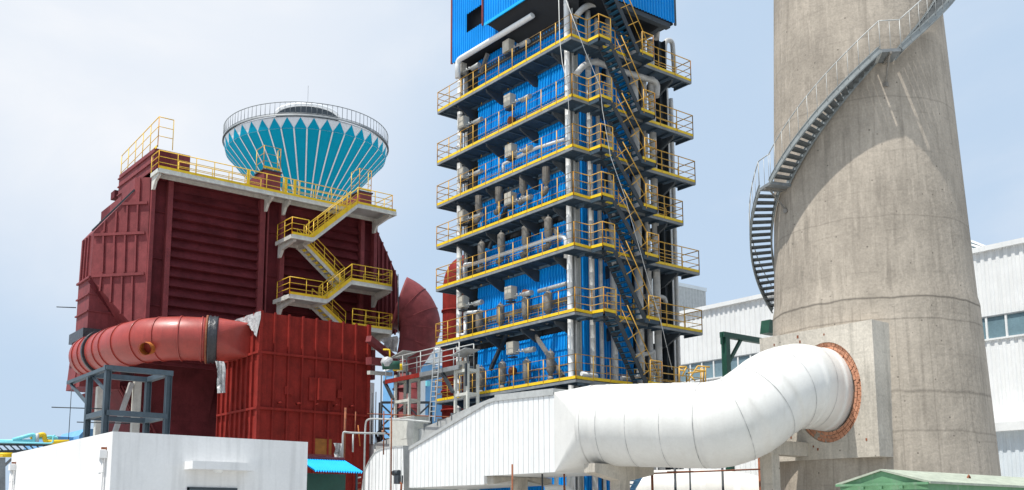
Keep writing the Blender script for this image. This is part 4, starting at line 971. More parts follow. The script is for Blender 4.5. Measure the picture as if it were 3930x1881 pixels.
# ================================================================== STEEL STAND
sd = thing('steel_stand', (10, 42, 0), 'open blue-grey steel stand on the white building carrying nothing but beams', 'steel frame')
c1 = P(415, 1422, d=40); c2 = P(648, 1436, v=c1.y); c3u = c1.x; bk_ = P(347, 1418, u=c1.x); c4 = Vector((c2.x, bk_.y, c1.z))
zf = 3.4; zt = c1.z
def sbeam(a, b, w=.2, h=.2, name='beam'): MB().beam(a, b, w, h).build(name, M['steel_bl'], sd)
def hsec(x, y, z0, z1):
    t = MB(); w = .22
    t.box((x-w/2, y-.012, z0), (x+w/2, y+.012, z1)); t.box((x-w/2, y-w/2, z0), (x-w/2+.02, y+w/2, z1)); t.box((x+w/2-.02, y-w/2, z0), (x+w/2, y+w/2, z1)); t.build('column', M['steel_bl'], sd)
for x, y in ((c1.x, c1.y), (c2.x, c1.y), (c1.x, bk_.y), (c2.x, bk_.y)): hsec(x, y, zf, zt)
lf = P(268, 1433, u=c1.x); 
sbeam((c1.x-.15, c1.y, zt+.1), (c2.x+.15, c1.y, zt+.1)); sbeam((c1.x, c1.y-.2, zt+.1), (c1.x, lf.y, zt+.1), .22, .14); sbeam((c2.x, c1.y, zt+.1), (c2.x, bk_.y, zt+.1)); sbeam((c1.x, bk_.y, zt+.1), (c2.x, bk_.y, zt+.1))
sbeam((c1.x, bk_.y, zt-1.1), (c1.x, lf.y-.3, zt), .1, .1, 'brace'); sbeam((c1.x+.1, c1.y, zt-.9), (c1.x+.1, bk_.y, zt+.05), .1, .1, 'brace')
zm = P(545, 1592, v=c1.y).z
sbeam((c1.x, c1.y, zm), (c2.x, c1.y, zm)); sbeam((c1.x, c1.y, zm), (c1.x, bk_.y, zm)); sbeam((c2.x, c1.y, zm), (c2.x, bk_.y, zm)); sbeam((c1.x, bk_.y, zm), (c2.x, bk_.y, zm))
# scaffold tubes by the stand
for x0, y0, x1, y1, w in ((217,1178,292,1181,'thin scaffold tube poking out left of the maroon inlet shaft'),(198,1563,420,1570,'long scaffold tube level behind the blue-grey stand, upper one'),(295,1620,500,1625,'scaffold tube level behind the blue-grey stand, lower one')):
    a = P(x0, y0, d=54 if y0 > 1300 else 60); b = P(x1, y1, v=a.y); MB().tube([a, b], .03, 6).build('scaffold_tube', M['steel_dk'], label=w, cat='scaffold tube', group='rusty scaffold tubes')
MB().tube([P(275,1480,d=50), P(262,1700,d=50)], .018, 5).build('wire', M['steel_dk'], label='thin dark wire hanging from the inlet shaft to behind the white building', cat='wire')
# ================================================================== WHITE BUILDING
wb = thing('white_building', (7.58, 24.87, 0), 'flat-roofed white rendered building at the lower left', 'building')
WU, WV = 7.58, 24.87; WU2 = P(1182, 1690, v=WV).x; WV2 = P(46, 1738, u=WU).y; WZ = 3.72
MB().box((WU, WV, 0), (WU2, WV2, WZ)).build('wall', M['render_w'], wb)
a = P(740, 1768, v=WV-.55); b = P(985, 1779, v=WV-.55)
cn = MB().box((a.x, WV-.55, a.z-.2), (b.x, WV-.003, a.z)).build('door_canopy', M['render_w'], wb)
p = P(838, 1808, v=WV-.3); MB().lathe((p.x, WV-.28), [(.001, a.z-.28), (.1, a.z-.26), (.13, a.z-.2)], 20).build('ceiling_lamp', M['white'], cn)
a2 = P(722, 1872, v=WV); b2 = P(905, 1876, v=WV)
MB().box((a2.x, WV-.02, 1.0), (b2.x, WV-.004, a2.z)).build('door_opening', M['glass'], wb)
t = MB(); t.box((a2.x-.03, WV-.04, a2.z-.05), (b2.x+.03, WV-.003, a2.z+.02)); t.box((a2.x-.03, WV-.04, 1), (a2.x+.02, WV-.003, a2.z)); t.build('door_frame', M['steel_dk'], wb)
for x, y in ((392, 1738), (47, 1790)):
    p = P(x, y, u=WU-.1); dp = MB(); dp.sweep([(WU-.1, p.y, 0), (WU-.1, p.y, p.z-.12)], [.055, .055], 14); dp.sweep([(WU-.1, p.y, p.z-.5), (WU-.1, p.y, p.z-.47)], [.065, .065], 14)
    d1 = dp.build('downpipe', M['render_w'], wb); MB().box((WU-.19, p.y-.12, p.z-.13), (WU-.01, p.y+.12, p.z+.06)).build('rainwater_head', M['render_w'], d1)
    MB().box((WU-.12, p.y-.05, p.z+.09), (WU-.003, p.y+.05, p.z+.14)).build('outlet', M['rust'], d1)
# ================================================================== BLUE CANOPY
cnp = thing('shed', (14, 28, 0), 'small dark green shed with a bright blue corrugated canopy beside the white building', 'shed')
p1 = P(1182, 1762, d=31); VCN = p1.y; p2 = P(1345, 1762, v=VCN)
f1 = P(1178, 1806, v=VCN-1.2); f2 = P(1392, 1810, v=VCN-1.2)
t = MB(); n = 19*6; ua, ub = p1.x-.4, f2.x; rise = p1.z-f1.z
for i in range(n+1):
    f = i/n; h = .035*math.cos(2*math.pi*i/6); u = ua+(ub-ua)*f
    t.v += [Vector((u, VCN-1.2, f1.z+h)), Vector((u, VCN, p1.z+h))]
for i in range(n): t.face([2*i, 2*i+2, 2*i+3, 2*i+1], True)
t.build('canopy_sheet', M['skyblue'], cnp, label='bright blue corrugated canopy sheet')
MB().box((ua, VCN-.08, p1.z+.04), (ub, VCN+.06, p1.z+.09)).build('ridge_cap', M['maroon'], cnp)
MB().box((ua, VCN+.5, p1.z+.15), (P(1275,1750,v=VCN+.5).x, VCN+.62, p1.z+.2)).build('ridge_cap', M['maroon'], cnp)
g2 = P(1327, 1812, v=VCN-.2)
MB().box((p1.x-1, VCN-.2, 0), (g2.x, VCN+1.6, f1.z-.02)).build('wall', M['green'], cnp)
q = P(1369, 1815, v=VCN-1.1); MB().beam((q.x, VCN-1.1, 0), (q.x, VCN-1.1, f1.z), .05, .05).build('post', M['steel_dk'], cnp)
for dz, m in ((-.16, 'cream'), (-.33, 'rust'), (-.52, 'rust')):
    MB().beam((g2.x-.1, VCN-1.0, f1.z+dz), (f2.x+.05, VCN-1.0, f1.z+dz+.03), .05, .04).build('rail_bar', M[m], cnp)
# ================================================================== WATER TOWER
c_ = P(1176, 575, d=92); a = P(856, 575, d=92); dist = 92
RT_ = abs(math.hypot(*(P(1495,575,d=92).xy-P(856,575,d=92).xy)))/2*.985; zrim = c_.z+.2
wt = thing('water_tower', (c_.x, c_.y, 0), 'inverted-cone water tower painted turquoise with white stripes behind the collector', 'water tower')
cxy = (c_.x, c_.y); Rb = RT_*.985; zb1 = zrim-1.05
NS = 41; off0 = math.atan2(-c_.y, -c_.x)
MB().lathe(cxy, [(RT_*.985, zrim), (RT_, zrim-.1), (RT_, zrim-.2), (Rb*.985, zb1)], 123).build('rim_band', M['tank_w'], wt)
MB().lathe(cxy, [(RT_+.14, zrim-.02), (RT_+.14, zrim+.14), (RT_-.3, zrim+.16)], 96).build('rim_ring', M['steel'], wt)
MB().lathe(cxy, [(Rb*.985, zb1), (Rb*.55, zb1-3.7), (1.9, zb1-6.6), (1.5, zb1-8), (1.5, 0)], 123).build('cone', M['teal'], wt)
for i in range(NS):
    an = 2*math.pi*i/NS+off0; tv = []
    for r_, z_ in ((Rb*.985, zb1), (Rb*.55, zb1-3.7), (1.9, zb1-6.6)):
        w = .065 if r_ > 5 else .06
        for s_ in (-1, 1): tv.append(Vector((cxy[0]+(r_+.03)*math.cos(an)-s_*w*math.sin(an), cxy[1]+(r_+.03)*math.sin(an)+s_*w*math.cos(an), z_-.02)))
    t = MB(); t.add(tv, [(0,2,3,1),(2,4,5,3)]); t.build('stripe', M['tank_w'], wt)
    a0, a1 = an, an+2*math.pi/NS; am = (a0+a1)/2; f = lambda A, r_, z_: Vector((cxy[0]+r_*math.cos(A), cxy[1]+r_*math.sin(A), z_))
    rt_, rm = RT_+.02, Rb*.985+.03
    t = MB(); K_ = 6
    for i_ in range(K_+1):
        tt = i_/K_; hw_ = (a1-a0)/2*.97*(1-tt)
        for j_ in range(5): t.v.append(f(am+hw_*(j_/2-1), rm+(RT_+.03-rm)*tt, zb1+(zrim-.12-zb1)*tt))
    for i_ in range(K_):
        for j_ in range(4): q_ = i_*5+j_; t.face([q_, q_+1, q_+6, q_+5])
    t.build('triangle', M['teal'], wt)
rl = MB(); nb_ = 104
for k in range(nb_): A = 2*math.pi*k/nb_; q = f(A, RT_+.05, zrim+.1); rl.tube([q, q+Z3*1.15], .028, 4)
for hh, rr in ((1.15, .04), (.15, .03)): rl.tube([f(2*math.pi*k/60, RT_+.05, zrim+.1+hh) for k in range(61)], rr, 5, caps=False)
rl.build('railing', M['steel'], wt)
MB().lathe(cxy, [(2.9, zrim+.1), (2.9, zrim+2.9), (3.15, zrim+2.95), (3.05, zrim+3.2), (2.0, zrim+3.6), (.01, zrim+3.8)], 48).build('roof_lantern', M['tank_w'], wt)
MB().lathe(cxy, [(2.95, zrim+1.9), (2.95, zrim+2.85)], 48).build('lantern_glazing', M['steel_dk'], wt)
MB().tube([Vector((*cxy, zrim+2)), Vector((*cxy, zrim+6.2))], .016, 4).build('lightning_rod', M['steel_dk'], wt)
MB().lathe(cxy, [(RT_-.3, zrim+.1), (.01, zrim+1.0)], 60).build('tank_roof', M['tank_w'], wt)
# ================================================================== WAREHOUSE
wh = thing('warehouse', (60, 40, 0), 'long white ribbed warehouse behind the chimney with a strip of windows', 'warehouse')
UWH = 60; zt = 17.75; zw1, zw0 = 13.68, 12.4
s = MB(); s.sheet((UWH, 15), (UWH, 62), zw1, zt, .45, .06, (-1,0,0)); s.sheet((UWH, 15), (UWH, 62), 0, zw0, .45, .06, (-1,0,0)); s.build('wall_sheet', M['white'], wh)
MB().box((UWH+.1, 15, 0), (UWH+28, 62, zt-.1)).build('inner_wall', M['pale'], wh)
MB().box((UWH-.25, 14.8, zt-.05), (UWH+28, 62.2, zt+.25)).build('eaves', M['white'], wh)
win = MB(); win.box((UWH-.02, 15, zw0), (UWH+.09, 62, zw1)); wn = win.build('window_strip', M['glass'], wh)
k = 15.6
while k < 62: MB().box((UWH-.1, k-.06, zw0), (UWH-.021, k+.06, zw1)).build('mullion', M['white'], wn); k += 1.14
MB().box((UWH-.14, 15, zw0-.1), (UWH-.001, 62, zw0)).build('sill', M['white'], wn); MB().box((UWH-.12, 15, zw1), (UWH-.001, 62, zw1+.08)).build('sill', M['steel'], wn)
z_an = 7.28; MB().box((UWH-1.6, 8, z_an-.5), (UWH-.002, 44, z_an)).build('lean_to_eaves', M['white'], wh)
s = MB(); s.sheet((UWH-1.1, 8), (UWH-1.1, 44), 0, z_an-.5, .45, .05, (-1,0,0)); s.build('lean_to_wall', M['pale'], wh)
rm_ = MB(); rmq = [P(3727,925,u=66), P(3727,985,u=66), P(3850,985,u=66), P(3834,968,u=66)]; rm_.prism(rmq, (6,0,0)); mo = rm_.build('roof_monitor', M['glass'], wh)
for y in (0, 14, 30): MB().beam(P(3727,925+y,u=65.9), P(3834,966+y*.3,u=65.9), .1, .14).build('rail_bar', M['white'], mo)
bb = thing('rooftop_block', (80, 80, 0), 'pale grey sheet-clad block rising behind the white warehouse', 'building')
a, b = P(2592, 1098, v=75), P(2708, 1122, v=75)
s = MB(); s.sheet((a.x-6, 75), (b.x, 75), 0, b.z+.2, .5, .05, (0,-1,0)); s.build('wall_sheet', M['galv'], bb)
MB().box((a.x-6, 75.1, 0), (b.x, 90, b.z)).build('inner_wall', M['pale'], bb); MB().box((a.x-6, 74.9, b.z+.1), (b.x+.1, 90, b.z+.5)).build('parapet', M['pale'], bb)
# ================================================================== GREEN GANTRY, GREEN SHED
gg = thing('gantry_frame', (40, 28, 0), 'dark green steel gantry with a raking strut left of the chimney', 'steel frame')
a = P(2789, 1279, d=47); b = P(2945, 1279, v=a.y)
MB().beam((a.x-.35, a.y, a.z-.1), (b.x+.4, a.y, a.z-.1), .25, .25).build('beam', M['green'], gg)
MB().beam((a.x-.1, a.y, 0), (a.x-.1, a.y, a.z-.22), .28, .28).build('column', M['green'], gg)
MB().beam(P(2846,1298,v=a.y), P(2795,1395,v=a.y), .13, .13).build('strut', M['green'], gg)
MB().beam((a.x-.35, a.y, a.z-.05), (a.x-.35, a.y, a.z-.55), .1, .12).build('stub', M['green'], gg)
q = P(2953, 1258, v=a.y); MB().prism([q+Vector((-.35,-.2,-.3)), q+Vector((.5,-.2,-.3)), q+Vector((.5,-.2,.35)), q+Vector((-.2,-.2,.35))], (0,.5,0)).build('motor_cover', M['green'], gg)
gs = thing('green_shed', (20, 8, 0), 'weathered pale green shed roof poking up at the lower right', 'shed')
pk = P(3379, 1800, d=24); l_ = P(3211, 1854, u=pk.x); r_ = P(3565, 1843, u=pk.x)
zl_ = (l_.z+r_.z)/2; U1 = pk.x+9
MB().prism([(pk.x+.05, l_.y-.05, 0), (pk.x+.05, r_.y+.05, 0), (pk.x+.05, r_.y+.05, zl_-.03), (pk.x+.05, pk.y, pk.z-.05), (pk.x+.05, l_.y-.05, zl_-.03)], (9, 0, 0)).build('walls', M['green_lt'], gs)
MB().prism([(pk.x, r_.y-.03, zl_-.02), (pk.x, pk.y, pk.z), (pk.x, pk.y, pk.z-.04), (pk.x, r_.y-.03, zl_-.07)], (9.1, 0, 0)).build('roof', M['roofpale'], gs)
MB().prism([(pk.x, l_.y+.03, zl_-.02), (pk.x, pk.y+.002, pk.z), (pk.x, pk.y+.002, pk.z-.04), (pk.x, l_.y+.03, zl_-.07)], (9.1, 0, 0)).build('roof', M['roofpale'], gs)
t = MB(); t.beam((pk.x-.03, l_.y, zl_-.06), (pk.x-.03, r_.y, zl_-.06), .04, .05); t.build('gable_trim', M['green_lt'], gs)
for f in (.3, .5, .72): q = Vector((pk.x-.02, l_.y+(r_.y-l_.y)*f, zl_-.13)); MB().box(q+Vector((-.03,-.04,-.03)), q+Vector((.03,.04,.03))).build('lug', M['green_lt'], gs)
q = P(3719, 1842, v=(pk.y+r_.y)/2); MB().tube([q+Vector((-.05,0,-.1)), q+Vector((-.05,0,.06)), q+Vector((0,0,.1)), q+Vector((.05,0,.06)), q+Vector((.05,0,-.1))], .022, 6).build('lifting_eye', M['rust'], gs)
# ================================================================== LOWER WHITE DUCTS
l2 = thing('lower_duct', (33, 24, 0), 'second round white duct lying low behind the piers', 'duct')
a, b = P(2400, 1905, d=42.5), P(2800, 1898, d=42.5); c = P(3000, 1960, d=42.5)
pp_ = bendpath([a, b, c], 1.5, 5); o2, r2_ = seam_sweep(pp_, 1.05); MB().sweep(o2, r2_, 40).build('duct_pipe', M['duct_w'], l2)
cr = [P(2440-10*k, 1905, d=42.5) for k in range(9)]; MB().sweep(cr, [1.08+.05*(k % 2) for k in range(9)], 40).build('corrugated_elbow', M['silver'], l2)
def hump(px, uo, ext, label, m='white'):
    r_ = thing('box_duct', P(px[0][0], px[0][1], u=UC+uo), label, 'duct', 'white ribbed box ducts')
    q = [P(x, y, u=UC+uo) for x, y in px]; MB().prism(q, (ext, 0, 0)).build('casing', M[m], r_)
    k = [p+Vector((-.03,0,0)) for p in q]; t = MB()
    for i in range(len(k)-1):
        if k[i].z < 1.2 and k[i+1].z < 1.2: continue
        t.prism([k[i], k[i+1], k[i+1]+Z3*.07, k[i]+Z3*.07], (ext+.06, 0, 0))
    t.build('edge_flashing', M['galv'], r_)
    ys = sorted(p.y for p in q); n_ = int((ys[-1]-ys[0])/.3)
    for j in range(1, n_):
        y = ys[0]+(ys[-1]-ys[0])*j/n_; zs = []
        for i in range(len(q)-1):
            A, B = q[i], q[i+1]
            if (A.y-y)*(B.y-y) < 0: zs.append(A.z+(B.z-A.z)*(y-A.y)/(B.y-A.y))
        if zs: MB().box((q[0].x-.015, y-.012, max(0, q[0].z-2)), (q[0].x+.01, y+.012, max(zs)-.03)).build('seam', M['galv'], r_)
hump([(1552,1895),(1549,1716),(1518,1717),(1488,1720),(1460,1727),(1441,1738),(1421,1765),(1404,1800),(1393,1850),(1388,1895)], .4, 2.8, 'white ribbed box duct with a curved end, the nearer one left of the long casing')
hump([(1490,1895),(1452,1709),(1420,1709),(1395,1711),(1378,1717),(1360,1731),(1338,1757),(1330,1800),(1328,1895)], 3.6, 2.6, 'white ribbed box duct with a curved end, the farther one above the blue canopy')
sr_ = thing('sloping_duct', P(1600, 1700, u=UC+3.2), 'grey sheet-metal sloping duct behind the ribbed white casing', 'duct')
q = [P(x, y, u=UC+3.25) for x, y in ((1440,1702),(1610,1648),(1700,1610),(1790,1568),(1880,1530),(1900,1600),(1700,1720),(1560,1780),(1445,1760))]
MB().prism(q, (2.6, 0, 0)).build('casing', M['galv'], sr_)
for k in range(7): 
    y0 = q[0].y+(q[3].y-q[0].y)*k/7; z0 = q[0].z+(q[3].z-q[0].z)*k/7; MB().box((UC+3.2, y0-.02, z0-.3), (UC+5.9, y0+.02, z0+.05)).build('seam', M['steel'], sr_)
va = thing('valve_actuator', P(1535, 1860, u=UC-.2), 'dark motorised valve actuator at the left end of the white casing', 'actuator')
q = P(1525, 1815, u=UC-.25)
MB().tube([q+Vector((0,.3,0)), q+Vector((0,-.15,0))], .13, 12).build('motor', M['steel_dk'], va); MB().box(q+Vector((-.15,-.3,-.5)), q+Vector((.12,.05,-.12))).build('gearbox', M['steel_dk'], va)
MB().tube([q+Vector((0,-.1,-.3)), q+Vector((0,-.35,-.5)), q+Vector((0,-.3,-1.2))], .05, 8).build('spindle', M['rust'], va); MB().tube([q+Vector((0,-.35,.55)), q+Vector((0,-.33,-.9))], .025, 6).build('rod', M['galv'], va)
# ================================================================== GANGWAY
gw = thing('gangway', (28, 46, 0), 'raised grey gangway with a red edge beam on two white lattice columns', 'gangway')
UG = 28.2; g0 = P(1480, 1452, u=UG); g1 = P(1612, 1433, u=UG); g2_ = P(1762, 1405, u=UG); zg = (g0.z+g2_.z)/2
MB().box((UG, g2_.y, zg-.08), (UG+.9, g0.y, zg)).build('deck', M['steel'], gw)
MB().beam((UG, g1.y, zg-.12), (UG, g2_.y, zg-.12), .08, .22).build('edge_beam', M['steel'], gw); MB().beam((UG, g0.y, zg-.12), (UG, g1.y, zg-.12), .08, .22).build('edge_beam', M['redbox'], gw, label='red edge beam')
MB().beam((UG+.88, g0.y, zg-.12), (UG+.88, g2_.y, zg-.12), .08, .22).build('edge_beam', M['steel'], gw)
t = MB(); t.rail([(UG, g0.y, zg), (UG, g2_.y, zg)], h=1.1, sp=1.5, r=.03, rails=(1, .5)); t.rail([(UG+.88, g0.y, zg), (UG+.88, g2_.y, zg)], h=1.1, sp=1.5, r=.03, rails=(1, .5)); t.build('handrail', M['galv'], gw)
def lattice(x0, x1, ytop, lab):
    r_ = thing('lattice_column', P(x0, 1600, u=UG+.2), lab, 'column', 'white lattice columns'); a, b = P(x0, 1500, u=UG+.2), P(x1, 1500, u=UG+.2); zt = P(x0, ytop, u=UG+.2).z
    for y in (a.y, b.y):
        for du in (0, .6): MB().beam((UG+.2+du, y, 0), (UG+.2+du, y, zt), .12, .12).build('leg', M['cream'], r_)
    z = zt-.3
    while z > 1:
        MB().beam((UG+.2, a.y, z), (UG+.2, b.y, z), .08, .14).build('rung', M['cream'], r_); MB().beam((UG+.8, a.y, z), (UG+.8, b.y, z), .08, .14).build('rung', M['cream'], r_)
        MB().beam((UG+.2, a.y, z), (UG+.8, a.y, z), .08, .14).build('rung', M['cream'], r_); MB().beam((UG+.2, b.y, z), (UG+.8, b.y, z), .08, .14).build('rung', M['cream'], r_); z -= 1.15
    for s_ in (-1,):
        MB().beam((UG+.1, b.y, zt-1.1), (UG+.1, b.y-.0+.0, zt), .1, .1).build('knee_brace', M['steel_dk'], r_)
        MB().beam((UG+.05, a.y, zt-1.3), (UG+.05, a.y+.9, zt-.25), .14, .14).build('knee_brace', M['steel_dk'], r_)
lattice(1518, 1571, 1440, 'white lattice column under the left part of the gangway'); lattice(1748, 1795, 1405, 'white lattice column at the right end of the gangway before the tower')
def ladder():
    r_ = thing('ladder', P(1660, 1600, u=UG-.3), 'steel ladder leaning up to the gangway', 'ladder')
    a0, a1 = P(1667,1338,u=UG-.1), P(1647,1618,u=UG-1.0); b0, b1 = P(1689,1334,u=UG-.1), P(1668,1618,u=UG-1.0)
    MB().beam(a0, a1, .05, .08).build('stile', M['steel'], r_); MB().beam(b0, b1, .05, .08).build('stile', M['steel'], r_)
    for k in range(2, 15): MB().tube([a0.lerp(a1, k/15), b0.lerp(b1, k/15)], .02, 5).build('rung', M['galv'], r_)
ladder()
for x, y, lab in ((1545, 1372, 'small instrument hut with a tilted sheet cover on the left part of the gangway'), (1778, 1365, 'small instrument hut with a tilted sheet cover at the tower end of the gangway')):
    p = P(x, y, u=UG+.4); r_ = thing('instrument_hut', p, lab, 'instrument hut', 'instrument huts on the gangway')
    MB().prism([p+Vector((-.45,.5,0)), p+Vector((-.45,-.75,.22)), p+Vector((-.45,-.75,.25)), p+Vector((-.45,.5,.03))], (.9,0,0)).build('sheet_cover', M['galv'], r_)
    MB().box(p+Vector((-.2,-.25,-.75)), p+Vector((.2,.25,-.3))).build('cabinet', M['beige'], r_)
    for s_ in (-.4, .4): MB().beam(p+Vector((0,s_,-1.1)), p+Vector((0,s_,0)), .05, .05).build('post', M['steel'], r_)
cbn = thing('cabinet', P(1545, 1680, u=UG-.4), 'cream sheet-metal cabinet standing below the gangway', 'cabinet')
a, b = P(1496, 1612, u=UG-.4), P(1586, 1680, u=UG-.4); MB().box((a.x, b.y, b.z-1), (a.x+.9, a.y, a.z)).build('body', M['cream'], cbn); MB().box((a.x-.02, b.y-.03, a.z), (a.x+.95, a.y+.03, a.z+.05)).build('lid', M['cream'], cbn)
MB().box((a.x-.015, b.y+.05, b.z), (a.x-.002, (a.y+b.y)/2, a.z-.1)).build('door', M['cream'], cbn)
# gear under the gangway end: green drum and yellow pipe
p = P(1468, 1402, d=50); MB().tube([p, p+Vector((.7,-.5,0))], .22, 14).build('drum', M['green'], label='green motor drum behind the left end of the gangway', cat='motor')
p = P(1507, 1412, d=51); MB().tube([p, p+Vector((.4,-.3,.05))], .17, 14).build('motor', M['yellow'], label='small yellow motor beside the green drum', cat='motor')
p = P(1486, 1391, d=50); MB().lathe((p.x, p.y), [(.01, p.z+.3), (.25, p.z+.22), (.34, p.z), (.25, p.z-.22), (.01, p.z-.3)], 14).build('sack', M['tarp'], label='pale wrapped bundle lying above the green drum', cat='bundle')
# structure between box and elbow
cf = thing('cross_frame', (33, 54, 0), 'maroon cross beams and raking strut between the red box and the elbow', 'steel frame')
for x0, y0, x1, y1, w in ((1415,1300,1510,1376,.35),(1415,1385,1525,1395,.4),(1415,1430,1500,1436,.2)):
    MB().beam(P(x0,y0,d=54), P(x1,y1,d=56), w, w).build('beam', M['maroon'] if y0 < 1420 else M['cream'], cf)
MB().tube(bendpath([P(1470,1342,d=53), P(1492,1342,d=53), P(1496,1345,d=53), P(1496,1372,d=53)], .2), .05, 6).build('pipe_bend', M['yellow'], cf)
# lattice frame round the maroon pipe
lf_ = thing('trestle', (36, 55, 0), 'dark braced steel trestle round the foot of the maroon pipe', 'trestle')
def Q(x, y): return P(x, y, d=61)
for x in (1461, 1652): MB().beam(Vector((Q(x,1545).x, Q(x,1545).y, 0)), Q(x,1545), .18, .18).build('leg', M['steel_dk'], lf_)
for y in (1545, 1645): MB().beam(Q(1461,y), Q(1652,y), .12, .14).build('beam', M['steel_dk'], lf_)
for y0, y1 in ((1550, 1640), (1640, 1730)):
    MB().beam(Q(1461,y0), Q(1556,y1), .1, .1).build('brace', M['steel_dk'], lf_); MB().beam(Q(1556,y0), Q(1461,y1), .1, .1).build('brace', M['steel_dk'], lf_)
    MB().beam(Q(1652,y0), Q(1556,y1), .1, .1).build('brace', M['steel_dk'], lf_); MB().beam(Q(1556,y0), Q(1652,y1), .1, .1).build('brace', M['steel_dk'], lf_)
tall = [(1429,1508,1730,.03),(1443,1504,1730,.03),(1464,1440,1545,.04)]
for k, (x, y0, y1, r) in enumerate(tall):
    a = P(x, y0, d=58); MB().tube([Vector((a.x,a.y,0)), a], r, 5).build('scaffold_tube', M['steel_dk'], label=['dark upright scaffold tube nearest the red box','dark upright scaffold tube, second from the red box','dark upright scaffold tube rising above the trestle'][k], cat='scaffold tube', group='upright scaffold tubes')
mast = P(1420, 1560, d=60); MB().beam((mast.x,mast.y,0), (mast.x,mast.y,P(1420,1470,d=60).z), .35, .35).build('column', M['white'], label='white column close behind the right edge of the red box', cat='column')
# ================================================================== near scaffolding and rails
def tube2(pts, r, m, name, label, cat, d=None, u=None, grp=None):
    q = [P(x, y, d=d, u=u) for x, y in pts]; q = bendpath(q, .25) if len(q) > 2 else q
    MB().tube(q, r, 7).build(name, M[m], label=label, cat=cat, group=grp)
G = 'rusty scaffold tubes before the white ducts'
tube2([(1503,1530),(1500,1900)], .035, 'rust', 'scaffold_tube', 'tall rusty upright tube crossing before the grey sloping duct', 'scaffold tube', u=UC-.5, grp=G)
tube2([(1473,1578),(1472,1745)], .03, 'rust', 'scaffold_tube', 'short rusty upright tube left of the tall one', 'scaffold tube', u=UC-.3, grp=G)
tube2([(1326,1565),(1320,1760)], .04, 'rust', 'scaffold_tube', 'rusty upright tube in front of the right side of the red box', 'scaffold tube', d=36, grp=G)
tube2([(1365,1580),(1362,1680)], .02, 'rust', 'scaffold_tube', 'thin red-brown rod before the red box', 'scaffold tube', d=36, grp=G)
tube2([(1374,1632),(1382,1712)], .02, 'orange', 'scaffold_tube', 'thin orange rod leaning before the red box', 'scaffold tube', d=36, grp=G)
tube2([(1411,1588),(1724,1600)], .03, 'rust', 'scaffold_tube', 'long level rusty tube above the cream cabinet', 'scaffold tube', u=UC+3.0, grp=G)
tube2([(1418,1661),(1535,1668)], .03, 'rust', 'scaffold_tube', 'short level rusty tube over the head of the crouching worker', 'scaffold tube', u=UC+3.0, grp=G)
tube2([(1395,1900),(1402,1640),(1406,1612),(1425,1607),(1560,1612),(1650,1620)], .045, 'galv', 'pipe_rail', 'bent galvanised pipe rising left of the white ducts and running right', 'pipe rail', u=UC+.1)
tube2([(1314,1760),(1316,1662),(1322,1657),(1340,1661),(1480,1664)], .035, 'galv', 'pipe_rail', 'lower galvanised pipe rail running before the red box', 'pipe rail', d=35)
tube2([(1355,1662),(1354,1735)], .03, 'galv', 'rail_post', 'short galvanised post under the lower pipe rail', 'rail post', d=35)
for k, (x, y0, m, r) in enumerate(((1966,1822,'rust',.035),(2081,1835,'steel_dk',.035),(2165,1820,'rust',.04),(2311,1815,'steel_dk',.03),(2501,1797,'rust',.05),(2589,1800,'steel_dk',.05),(2646,1802,'steel_dk',.035),(2771,1802,'steel_dk',.045),(2912,1775,'rust',.05),(2928,1765,'rust',.04))):
    a = P(x, y0-40, d=39.2); MB().tube([Vector((a.x,a.y,0)), a], r, 6).build('scaffold_tube', M[m], label='%s upright tube under the white flue, %s from the left' % ('rusty' if m == 'rust' else 'dark', ['first','second','third','fourth','fifth','sixth','seventh','eighth','ninth','tenth'][k]), cat='scaffold tube', group='upright tubes under the flue')
tube2([(2480,1818),(2940,1800)], .03, 'rust', 'scaffold_tube', 'long level rusty tube under the round flue', 'scaffold tube', d=39, grp='level tubes under the flue')
tube2([(2560,1812),(2662,1810)], .03, 'rust', 'scaffold_tube', 'short level rusty tube just above the long one under the flue', 'scaffold tube', d=38.8, grp='level tubes under the flue')
tube2([(2090,1874),(2120,1870),(2186,1876),(2190,1900)], .13, 'white', 'pipe', 'short white lagged pipe low under the casing end', 'pipe', d=42)
for x0, lab in ((2135,'left'),(2182,'middle'),(2196,'right')): tube2([(x0,1790),(x0,1900)], .1, 'white', 'pipe', 'white lagged upright pipe under the flue transition, %s one of three' % lab, 'pipe', d=43, grp='white upright pipes under the flue')
ss = thing('steel_steps', P(2430, 1880, d=40), 'blue steel steps under the flue right of the near pier', 'steps')
a0, a1 = P(2466, 1815, d=40), P(2410, 1905, d=40)
for dx in (0, .6): MB().beam(a0+Vector((-dx*.8,dx*.55,0)), a1+Vector((-dx*.8,dx*.55,0)), .05, .2).build('stringer', M['farblue'], ss)
for k in range(1, 6): p = a0.lerp(a1, k/6); MB().beam(p, p+Vector((-.48,.33,0)), .2, .04).build('tread', M['farblue'], ss)
# yellow rails right of the tower foot
yr = thing('guard_rail', P(2680, 1470, d=43), 'short angled ochre guard rails above the flue left of the green gantry', 'guard rail')
def R(x, y): return P(x, y, d=43)
for x0, y0, x1, y1 in ((2605,1408,2635,1408),(2608,1420,2628,1424),(2678,1405,2725,1409),(2665,1420,2708,1424),(2640,1432,2706,1424),(2635,1408,2618,1445),(2678,1405,2640,1462),(2652,1445,2668,1462)): MB().tube([R(x0,y0), R(x1,y1)], .035, 6).build('rail_bar', M['rail'], yr)
for x, y in ((2607,1410),(2690,1412),(2698,1415),(2708,1408)): MB().tube([R(x,y), R(x,1475)], .03, 6).build('post', M['rail'], yr)
